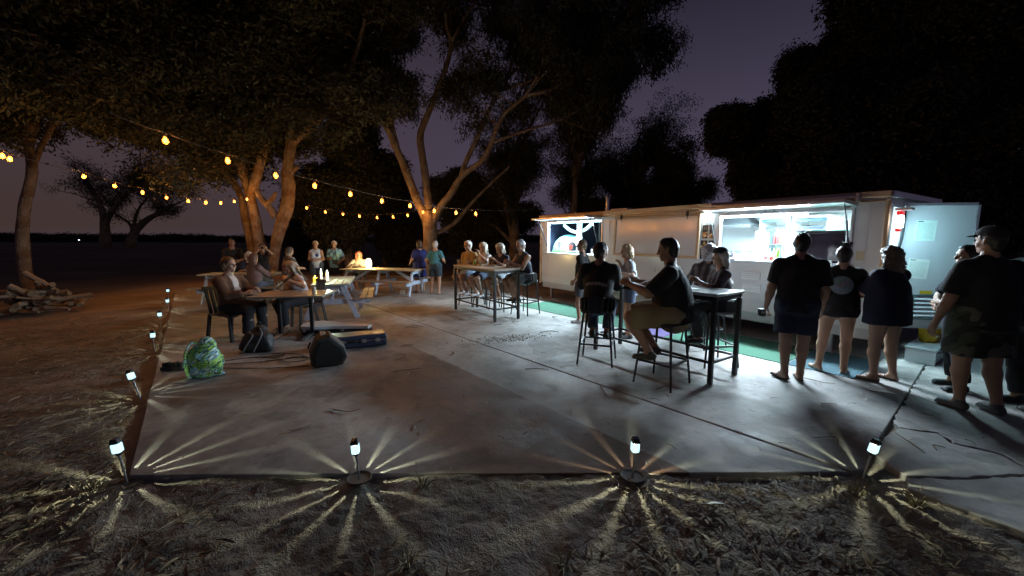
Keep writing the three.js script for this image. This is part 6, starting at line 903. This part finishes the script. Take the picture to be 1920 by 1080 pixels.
{ // backpack, bags and cases on the slab by the players
  const blob = (list, cell, amp, fr) => { const pts = list.flatMap((q) => [q[0], q[1]]), q = new Field(...bounds(pts, 0.3), cell); for (const [a, b, r1, r2, o] of list) q.bone(a, b, r1, r2, { k: 0.05, ...o }); q.ripple((x, y, z) => amp * (noise3(x * fr, y * fr, z * fr) + 0.6 * noise3(x * fr * 2.3, y * fr * 2.3, z * fr * 2.3))); q.cut(V(0, -1, 0), 0); return q.mesh(); };
  const bp = thing('backpack', 'slumped black backpack with pale straps under the pedestal table', 'backpack', [-3.83, 0.004, -5.98], 0.2), nylon = std(0.02, 0.021, 0.024, 0.55, { bumpMap: weave, bumpScale: 0.002 });
  part('bag', blob([[V(-0.08, 0.12, 0), V(0.08, 0.14, 0.02), 0.17, 0.16, { side: V(0, 1, 0), d1: 0.13, d2: 0.13 }], [V(0, 0.16, -0.02), V(0.02, 0.30, -0.04), 0.14, 0.09], [V(-0.16, 0.06, 0.06), V(0.14, 0.06, 0.10), 0.075, 0.075]], 0.012, 0.014, 9), nylon, bp);
  part('strap', [tube(curve([V(-0.10, 0.30, 0.06), V(-0.02, 0.26, 0.15), V(-0.08, 0.14, 0.20), V(-0.14, 0.02, 0.22)], 14), lerpR(0.013, 0.010, 14), 5), tube(curve([V(0.05, 0.34, 0.04), V(0.10, 0.28, 0.13), V(0.06, 0.15, 0.19), V(0.0, 0.02, 0.22)], 14), lerpR(0.012, 0.010, 14), 5)], std(0.14, 0.15, 0.16, 0.6), bp); part('grab_handle', tube(curve([V(-0.03, 0.37, -0.05), V(0.0, 0.43, -0.05), V(0.05, 0.37, -0.05)], 10), lerpR(0.01, 0.01, 10), 6), nylon, bp);
  const leafy = new THREE.MeshStandardMaterial({ roughness: 0.6, map: dataTex(512, 512, (u, v) => { const a = tileNoise(u, v, 20, 3, 201), b = tileNoise(u, v, 30, 3, 202), c = tileNoise(u, v, 14, 2, 203), e = Math.abs(a) < 0.035 || Math.abs(b) < 0.03; if (e) return [0.012, 0.05, 0.03]; return c > 0.06 ? (b > 0 ? [0.40, 0.70, 0.14] : [0.18, 0.48, 0.14]) : b > 0.02 ? [0.34, 0.66, 0.82] : a > -0.06 ? [0.62, 0.80, 0.74] : [0.07, 0.26, 0.14]; }, { srgb: true }) });
  leafy.map.repeat.set(1.6, 1.6);
  const gb = thing('patterned_bag', 'tall bag with a bright green and blue leaf pattern on the slab', 'bag', [-3.80, 0.004, -4.86], 0.25);
  part('bag', blob([[V(-0.015, 0.03, 0), V(0.0, 0.20, 0), 0.195, 0.18, { side: V(1, 0, 0), d1: 0.13, d2: 0.13 }], [V(0.0, 0.20, 0), V(0.045, 0.425, -0.02), 0.175, 0.085, { side: V(1, 0, 0), d1: 0.12, d2: 0.05 }]], 0.008, 0.016, 9), leafy, gb); part('carry_loop', tube(curve([V(-0.02, 0.40, 0.0), V(-0.10, 0.42, 0.05), V(-0.15, 0.30, 0.11), V(-0.13, 0.15, 0.14)], 12), lerpR(0.012, 0.012, 12), 6), leafy, gb);
  const rd = thing('floor_speaker', 'black wedge floor speaker tipped before the instrument case', 'speaker', [-2.50, 0.004, -5.34], 0.5); const fl = std(0.022, 0.021, 0.020, 0.75);
  { const w = new THREE.Shape([[-0.20, 0.03], [-0.16, -0.0], [0.17, 0.0], [0.23, 0.10], [0.20, 0.22], [0.03, 0.40], [-0.12, 0.36], [-0.21, 0.16]].map(([x, y]) => new THREE.Vector2(x, y)));
    const g = new THREE.ExtrudeGeometry(w, { depth: 0.26, bevelEnabled: true, bevelSize: 0.03, bevelThickness: 0.06, bevelSegments: 4, bevelOffset: -0.02 }); g.translate(0, 0.012, -0.13); part('cabinet', g, fl, rd);
    part('grille', (() => { const q = new THREE.ExtrudeGeometry(w, { depth: 0.012, bevelEnabled: true, bevelSize: 0.01, bevelThickness: 0.008, bevelSegments: 2, bevelOffset: -0.045 }); q.translate(0.002, 0.012, 0.184); return q; })(), std(0.010, 0.010, 0.011, 0.9, { bumpMap: weave, bumpScale: 0.002 }), rd);
    part('pale_flap', rbox(0.06, 0.010, 0.20, 0.004, -0.045, 0.418, -0.02, 0, 0, 0.26), std(0.5, 0.53, 0.55, 0.45), rd); part('handle', rbox(0.10, 0.02, 0.03, 0.008, -0.215, 0.26, -0.05, 0, 0, 1.2), rubber, rd); }
  const shell = std(0.035, 0.05, 0.09, 0.28, { bumpMap: fleck, bumpScale: 0.001 });
  const c1 = thing('instrument_case', 'closed blue black instrument case with metal catches, nearer of the two', 'case', [-2.52, 0.004, -6.22], 0.42); part('case', [rbox(0.92, 0.09, 0.34, 0.03, 0, 0.05, 0), rbox(0.92, 0.075, 0.34, 0.03, 0, 0.137, 0)], shell, c1); part('rim', rbox(0.93, 0.014, 0.352, 0.006, 0, 0.0965, 0), steel, c1); for (const x of [-0.3, -0.12, 0.15, 0.33]) part('catch', rbox(0.06, 0.05, 0.012, 0.004, x, 0.098, 0.180), steel, c1); part('handle', tube(curve([V(-0.05, 0.10, 0.18), V(-0.03, 0.11, 0.215), V(0.05, 0.11, 0.215), V(0.07, 0.10, 0.18)], 12), lerpR(0.009, 0.009, 12), 6), black, c1);
  const c2 = thing('guitar_case', 'dark guitar case, lid coloured pale for reflected window light, under the painted table', 'case', [-3.18, 0.004, -7.12], -0.10), gs = new THREE.Shape(); gs.moveTo(0.58, 0.06); gs.bezierCurveTo(0.3, 0.07, 0.2, 0.12, 0.08, 0.13); gs.bezierCurveTo(-0.1, 0.16, -0.12, 0.24, -0.3, 0.24); gs.bezierCurveTo(-0.58, 0.22, -0.58, -0.22, -0.3, -0.24); gs.bezierCurveTo(-0.12, -0.24, -0.1, -0.16, 0.08, -0.13); gs.bezierCurveTo(0.2, -0.12, 0.3, -0.07, 0.58, -0.06); gs.lineTo(0.58, 0.06);
  const cs = (d, y) => { const g = new THREE.ExtrudeGeometry(gs, { depth: d, bevelEnabled: true, bevelSize: 0.01, bevelThickness: 0.01, bevelSegments: 2, curveSegments: 14 }); g.rotateX(-Math.PI / 2); g.translate(0, y, 0); return g; }; part('shell', cs(0.06, 0.012), black, c2); part('lid', cs(0.03, 0.098), std(0.66, 0.72, 0.74, 0.22), c2); for (const x of [-0.35, -0.1, 0.2]) part('catch', rbox(0.05, 0.05, 0.012, 0.004, x, 0.085, x < 0 ? (x < -0.2 ? 0.252 : 0.225) : 0.135), steel, c2);  // pale lid colour stands for window light mirrored in the lid
  c1.scale.setScalar(1.12); c2.scale.setScalar(1.12);
  const pb = thing('power_board', 'black power board with plugs left of the patterned bag', 'power board', [-4.36, 0.004, -5.05], 0.1); part('board', rbox(0.26, 0.05, 0.09, 0.01, 0, 0.026, 0), black, pb); for (let k = 0; k < 5; k++) part('plug', rbox(0.035, 0.05 + 0.02 * (k % 2), 0.05, 0.008, -0.10 + k * 0.05, 0.075, 0), rubber, pb);
  seed(310); const cab = (pts, label) => solo('floor_cable', tube(curve(pts.map(([x, z]) => V(x, 0.012, z)), 60), lerpR(0.006, 0.006, 60), 5), rubber, label, 'cable');
  cab([[-4.25, -5.0], [-3.9, -5.25], [-3.5, -5.35], [-3.2, -5.5], [-2.95, -5.62], [-2.86, -5.46], [-3.05, -5.36], [-3.2, -5.45], [-3.1, -5.6], [-2.75, -5.5], [-2.6, -5.4]], 'black cable looping over the slab from the power board to the floor speaker');
  cab([[-4.2, -5.1], [-3.85, -5.5], [-3.5, -5.62], [-3.30, -5.72], [-3.32, -5.60], [-3.55, -5.58], [-3.62, -5.70], [-3.4, -5.8], [-3.15, -5.75], [-3.0, -5.68]], 'second black cable coiled before the backpack');
  cab([[-4.3, -5.15], [-4.0, -5.12], [-3.5, -5.10], [-3.0, -5.12], [-2.7, -5.2]], 'third black cable running straight past the patterned bag');
}
{ // drinks and food on the tables
  const glassM = phys(0.95, 0.97, 1, 0.04, { transmission: 1, thickness: 0, ior: 1.45 });
  const tumbler = (label, x, y, z, drink) => { const t = thing('drink_glass', label, 'glass', [x, y, z], 0); part('glass', lathe([[0.028, 0.0], [0.036, 0.13]], 18), glassM, t); part('drink', cyl(0.033, 0.026, 0.09, 16, 0, 0.048, 0), drink, t); return t; };
  const drk = std(0.45, 0.36, 0.20, 0.2);
  tumbler('glass of pale drink at the far end of the left bar table', -1.28, 1.066, -9.72, drk); tumbler('tall glass on the left bar table before the tan T-shirt', -1.05, 1.066, -9.62, std(0.5, 0.5, 0.52, 0.2)); tumbler('glass on the left bar table between the two fair women', -0.72, 1.066, -9.12, drk);
  const can = (label, x, y, z, m) => { const t = thing('drink_can', label, 'can', [x, y, z], 0); part('body', lathe([[0.001, 0], [0.026, 0], [0.033, 0.008], [0.033, 0.108], [0.027, 0.118], [0.001, 0.116]], 18), m, t); part('lid', cyl(0.026, 0.026, 0.003, 16, 0, 0.1195, 0), steel, t); };
  can('green and white can on the left bar table', -0.86, 1.066, -9.34, std(0.30, 0.5, 0.12, 0.35)); can('pale can at the right of the pedestal table top', -3.32, 0.754, -6.74, std(0.55, 0.5, 0.42, 0.35));
  const plate = (label, x, y, z, r = 0.11) => { const t = thing('plate', label, 'plate', [x, y, z], 0); part('dish', lathe([[0.001, 0.002], [r * 0.6, 0.003], [r, 0.018], [r, 0.022], [r * 0.6, 0.008], [0.001, 0.007]], 26), white, t); seed(Math.round(x * 100)); part('food', Array.from({ length: 7 }, () => { const g = new THREE.IcosahedronGeometry(rr(0.015, 0.03), 1); g.translate(gauss() * 0.03, 0.025, gauss() * 0.03); return g; }), std(0.35, 0.18, 0.06, 0.7), t); };
  plate('plate of food on the left bar table before the eating woman', -0.42, 1.066, -9.02); plate('plate of food before the man in the dark sleeveless top', -0.08, 1.066, -8.62); plate('white plate at the far end of the right bar table', 1.72, 1.066, -6.06, 0.13);
  const rb = thing('sauce_bottle', 'red sauce bottle standing on the right bar table beside the big man', 'bottle', [2.16, 1.066, -5.50], 0); part('body', lathe([[0.001, 0], [0.032, 0], [0.034, 0.02], [0.03, 0.07], [0.034, 0.12], [0.018, 0.155], [0.016, 0.16], [0.001, 0.16]], 18), std(0.42, 0.015, 0.012, 0.25), rb); part('cap', cyl(0.014, 0.019, 0.035, 14, 0, 0.178, 0), white, rb);
  const bw = thing('bowl', 'small dark bowl on the right bar table', 'bowl', [2.36, 1.066, -5.36], 0); part('bowl', lathe([[0.001, 0.0], [0.035, 0.0], [0.055, 0.06], [0.051, 0.06], [0.033, 0.008], [0.001, 0.006]], 22), std(0.05, 0.045, 0.03, 0.3), bw);
  const pp = thing('paper_sheet', 'white paper food wrap in the hands of the big man', 'paper', [1.50, 1.13, -4.86], -0.5); part('sheet', (() => { const g = new THREE.PlaneGeometry(0.26, 0.2, 12, 8), p = g.attributes.position; for (let i = 0; i < p.count; i++) p.setZ(i, 0.05 * Math.abs(p.getX(i)) / 0.13 + 0.008 * noise2(p.getX(i) * 30, p.getY(i) * 30)); g.rotateX(-Math.PI / 2); g.computeVertexNormals(); return g; })(), std(0.75, 0.75, 0.76, 0.8, { side: THREE.DoubleSide }), pp);
  const menu = thing('napkin', 'white napkin lying on the right bar table top', 'napkin', [2.20, 1.067, -5.02], 0.3); part('cloth', rbox(0.22, 0.004, 0.16, 0.001, 0, 0.002, 0), white, menu);
  { const w = pQ.root.localToWorld(pQ.handL.clone()); const t = thing('insulated_glass', 'glass in a dark holder lettered CU, held low by the person in black', 'glass', [w.x - 0.04, w.y - 0.13, w.z - 0.02], 0); part('holder', [cyl(0.042, 0.040, 0.085, 20, 0, 0.055, 0)], std(0.02, 0.02, 0.025, 0.7), t); part('foot', lathe([[0.001, 0], [0.042, 0], [0.04, 0.012], [0.02, 0.02], [0.001, 0.02]], 18), std(0.5, 0.5, 0.52, 0.2), t); part('rim', lathe([[0.040, 0.098], [0.043, 0.135]], 18), glassM, t);
    part('lettering', (() => { const g = new THREE.CylinderGeometry(0.0424, 0.0412, 0.05, 12, 1, true, -0.75, 1.3); g.translate(0, 0.058, 0); return g; })(), new THREE.MeshStandardMaterial({ transparent: true, roughness: 0.7, map: canvasTex(128, 96, (c) => { c.clearRect(0, 0, 128, 96); c.fillStyle = '#f4f4f4'; c.font = 'bold 66px sans-serif'; c.fillText('CU', 14, 72); }) }), t); }
  { const w = pPhone.root.localToWorld(pPhone.handL.clone().add(pPhone.handR).multiplyScalar(0.5)); const t = thing('mobile_phone', 'dark phone held up before the double trunk', 'phone', [w.x, w.y + 0.06, w.z], 0.55); part('case', rbox(0.15, 0.075, 0.009, 0.006, 0, 0, 0), black, t); part('screen', box(0.138, 0.066, 0.001, 0, 0, -0.0055), std(0.02, 0.02, 0.03, 0.1), t); }
  const bag = thing('shoulder_bag', 'small dark shoulder bag of the person in light blue', 'bag', [-5.66, 0.92, -12.98], 0.1); part('pouch', rbox(0.16, 0.13, 0.05, 0.02, 0, 0, 0), darkCloth, bag); part('strap', tube(curve([V(0.04, 0.06, 0), V(0.02, 0.25, -0.03), V(-0.03, 0.45, -0.10)], 12), lerpR(0.012, 0.012, 12), 5), darkCloth, bag);
  const bt = thing('wood_block', 'pale pair of wooden blocks under the right end of the far table', 'block', [-3.30, 0.004, -12.1], 0.2); part('block', [rbox(0.06, 0.12, 0.08, 0.006, -0.036, 0.06, 0), rbox(0.06, 0.12, 0.08, 0.006, 0.036, 0.06, 0)], wornTimber, bt);
}
{ // woodpile at the foot of the leaning trunk
  seed(401); const cut = std(0.15, 0.115, 0.075, 0.9);
  for (let k = 0; k < 60; k++) {
    const lay = k < 30 ? 0 : k < 48 ? 1 : 2, len = rr(0.3, 0.85), r = rr(0.02, 0.068), x = -11.0 + gauss() * (0.42 - lay * 0.1), z = -9.3 + gauss() * (0.35 - lay * 0.06), y = 0.05 + lay * 0.17 + rnd() * 0.08, steep = rnd() < 0.36 ? rr(0.3, 0.8) : rr(-0.15, 0.3);
    const t = thing('log', 'weathered split log in the woodpile on the left', 'log', [x, y + Math.sin(Math.abs(steep)) * len * 0.4, z], rr(-1.2, 1.2), 'logs in the woodpile'); t.rotation.z = steep * (rnd() < 0.5 ? -1 : 1);
    const pts = [0, 1, 2, 3, 4].map((i) => V((i / 4 - 0.5) * len, gauss() * 0.012, gauss() * 0.012)); part('wood', tube(pts, [r, r * 0.97, r * 0.98, r * 0.94, r * 0.92], 9, 0.16, false), darkBark, t); part('cut_end', [cyl(r * 0.98, r * 0.98, 0.012, 9, -len / 2, 0, 0, 0, 0, Math.PI / 2), cyl(r * 0.9, r * 0.9, 0.012, 9, len / 2, 0, 0, 0, 0, Math.PI / 2)], cut, t);
  }
}
// ---- leaf litter, twigs and stones
const leafShape = (() => { const pos = [], idx = [], n = 6; for (let i = 0; i <= n; i++) { const t = i / n, w = Math.sin(Math.PI * Math.pow(t, 0.8)) * 0.085, b = 0.18 * t * t, lift = 0.10 * Math.sin(Math.PI * t); pos.push(t - 0.5, lift, b - w, t - 0.5, lift - 0.02, b, t - 0.5, lift + 0.02, b + w); } for (let i = 0; i < n; i++) for (const k of [0, 1]) { const a = i * 3 + k; idx.push(a, a + 1, a + 3, a + 1, a + 4, a + 3); } const g = new THREE.BufferGeometry(); g.setAttribute('position', new THREE.Float32BufferAttribute(pos, 3)); g.setIndex(idx); g.computeVertexNormals(); return g; })();
const twigShape = tube(curve([V(-0.5, 0, 0), V(-0.2, 0.015, 0.03), V(0.15, 0.03, -0.02), V(0.5, 0.0, 0.04)], 8), lerpR(0.014, 0.007, 8), 5);
function scatter(name, label, geo, mat, n, place, tint) {
  const im = new THREE.InstancedMesh(geo, mat, n), m = new THREE.Matrix4(), q = new THREE.Quaternion();
  for (let i = 0; i < n; i++) { const p = place(i); q.setFromEuler(new THREE.Euler(p.rx ?? 0, rr(0, 6.28), p.rz ?? 0, 'YXZ')); im.setMatrixAt(i, m.compose(V(p.x, p.y, p.z), q, V(p.s, p.s * (p.sy ?? 1), p.s * (p.sz ?? 1)))); if (tint) im.setColorAt(i, tint()); }
  im.name = numbered(name); im.castShadow = im.receiveShadow = true; scene.add(im); return tag(im, label, undefined, undefined, 'stuff');
}
{
  seed(501); const dry = new THREE.MeshStandardMaterial({ roughness: 0.8, side: THREE.DoubleSide }), dryTint = () => { const k = rr(0.35, 1.25) * (rnd() < 0.08 ? 1.7 : 1); return new THREE.Color().setRGB(0.30 * k, 0.245 * k, 0.165 * k); };
  const litter = (x, z) => smooth(-0.35, 0.35, fbm(x * 0.9, z * 0.9, 3, 5) + (x < -2.6 ? 0.5 : 0) + (z > -2.2 ? 0.1 : 0));
  const onDirt = () => { for (let g = 0; g < 60; g++) { let x, z; if (rnd() < 0.5) { x = rr(-3.4, 4); z = rr(-2.72, -1.5); } else { const t = Math.pow(rnd(), 1.6); z = -1.6 - 7 * t; x = -2.9 - 0.79 * Math.max(0, -z - 2.75) - rnd() * (1.5 + 3 * t); } if (x > 2.6 && z < -2.7 + (x - 2.6) * 1.3) continue; if (rnd() < litter(x, z)) return [x, z]; } return [-4, -2]; };
  scatter('leaf_litter', 'dry curled gum leaves strewn over the dirt', leafShape, dry, 5200, () => { const [x, z] = onDirt(), s = rr(0.04, 0.125); return { x, z, y: groundHeight(x, z) + 0.008, s, sz: rr(0.7, 1.2), sy: rr(0.3, 1.6), rx: gauss() * 0.2, rz: gauss() * 0.2 }; }, dryTint);
  scatter('twig_litter', 'thin broken twigs and bark strips on the dirt', twigShape, dry, 4200, () => { const [x, z] = onDirt(), s = rr(0.05, 0.22); return { x, z, y: groundHeight(x, z) + 0.008, s, sy: 0.8, rx: gauss() * 0.1, rz: gauss() * 0.12 }; }, dryTint);
  const inSlab = () => { for (;;) { const x = rr(-5, 5), z = rr(-9.5, -2.8), a = (x + 2.76) * 0.785 - (z + 2.73) * -0.62; if ((x + 2.76) * 0.785 + (z + 2.73) * -0.62 * 1.0 > 0.1 && (x - 0.68) * 0.8 - (z + 9.32) * 0.6 < -0.1) return [x, z]; } };
  scatter('slab_leaves', 'small pale leaves and crumbs blown over the concrete', leafShape, dry, 430, () => { const [x, z] = inSlab(), s = rr(0.025, 0.105); return { x, z, y: 0.006 + s * 0.03, s, sz: rr(0.6, 1.1), rz: 0 }; }, () => { const k = rr(0.5, 2.6); return new THREE.Color().setRGB(0.19 * k, 0.175 * k, 0.15 * k); });
  scatter('spilt_grit', 'scattered pale grit by the joint before the left bar table', new THREE.IcosahedronGeometry(1, 0), std(0.42, 0.40, 0.36, 0.9), 260, () => { const t = gauss() * 0.5, x = -0.05 + t * 0.9 + gauss() * 0.12, z = -6.7 - t * 0.25 + gauss() * 0.16; return { x, z, y: 0.006, s: rr(0.005, 0.016), sy: 0.7 }; });
  for (let k = 0; k < 38; k++) { const [x, z] = inSlab(), t = thing('twig', 'small dark twig lying on the concrete slab', 'twig', [x, 0.004, z], rr(0, 6.28), 'twigs on the slab'), l = rr(0.10, 0.36), b = gauss() * 0.05; const g = [tube(curve([V(-l / 2, 0.006, 0), V(-l * 0.1, 0.012, b), V(l * 0.2, 0.010, b * 1.3), V(l / 2, 0.006, -b)], 8), lerpR(0.006, 0.0025, 8), 5)]; if (rnd() < 0.5) g.push(tube([V(l * 0.05, 0.010, b), V(l * 0.2, 0.012, b + l * 0.22)], [0.003, 0.0015], 4)); part('stem', g, darkBark, t); }
  const wl = solo('white_leaf', leafShape.clone(), std(0.62, 0.66, 0.70, 0.6, { side: THREE.DoubleSide }), 'large pale dry leaf lying alone on the dirt, right of centre', 'leaf'); wl.position.set(1.30, groundHeight(1.30, -2.39) + 0.03, -2.39); wl.scale.set(0.15, 0.10, 0.12); wl.rotation.y = 0.05;
  // tufts of dead weed at the lamps and along the edge
  const blade = (n, r, h, sd) => { seed(sd); return Array.from({ length: n }, () => { const a = rr(0, 6.28), t = rr(0.2, 1), x = Math.cos(a) * r * t, z = Math.sin(a) * r * t, l = h * rr(0.5, 1.2); return tube([V(x * 0.4, -0.01, z * 0.4), V(x, l * 0.6, z), V(x * (1.5 + rnd()), l * rr(0.5, 1), z * (1.5 + rnd()))], [0.004, 0.0035, 0.001], 4, 0, false); }); };
  const straw = std(0.22, 0.19, 0.11, 0.8, { side: THREE.DoubleSide });
  [[-0.62, -2.62, 16, 'dead weed tuft on the slab edge right of the left middle lamp'], [2.34, -2.56, 26, 'dead weed tuft round the foot of the leaning right lamp'], [2.62, -2.44, 20, 'dead weed tuft just right of the leaning right lamp'], [-2.9, -2.6, 22, 'dead weed tuft at the corner lamp'], [-4.25, -4.2, 18, 'dead weed tuft at the tilted lamp on the left edge'], [-5.65, -6.3, 24, 'dry weed tuft behind the lamp past the green bag'], [0.28, -1.95, 18, 'low dry tuft in the middle foreground dirt'], [-0.55, -1.95, 20, 'dark low tuft in the dirt left of centre foreground']].forEach(([x, z, n, label], i) => { const t = thing('weed_tuft', label, 'weed', [x, groundHeight(x, z), z], 0); part('blades', blade(n, 0.07, 0.09, 600 + i), straw, t); });
}
renderer.render(scene, camera);
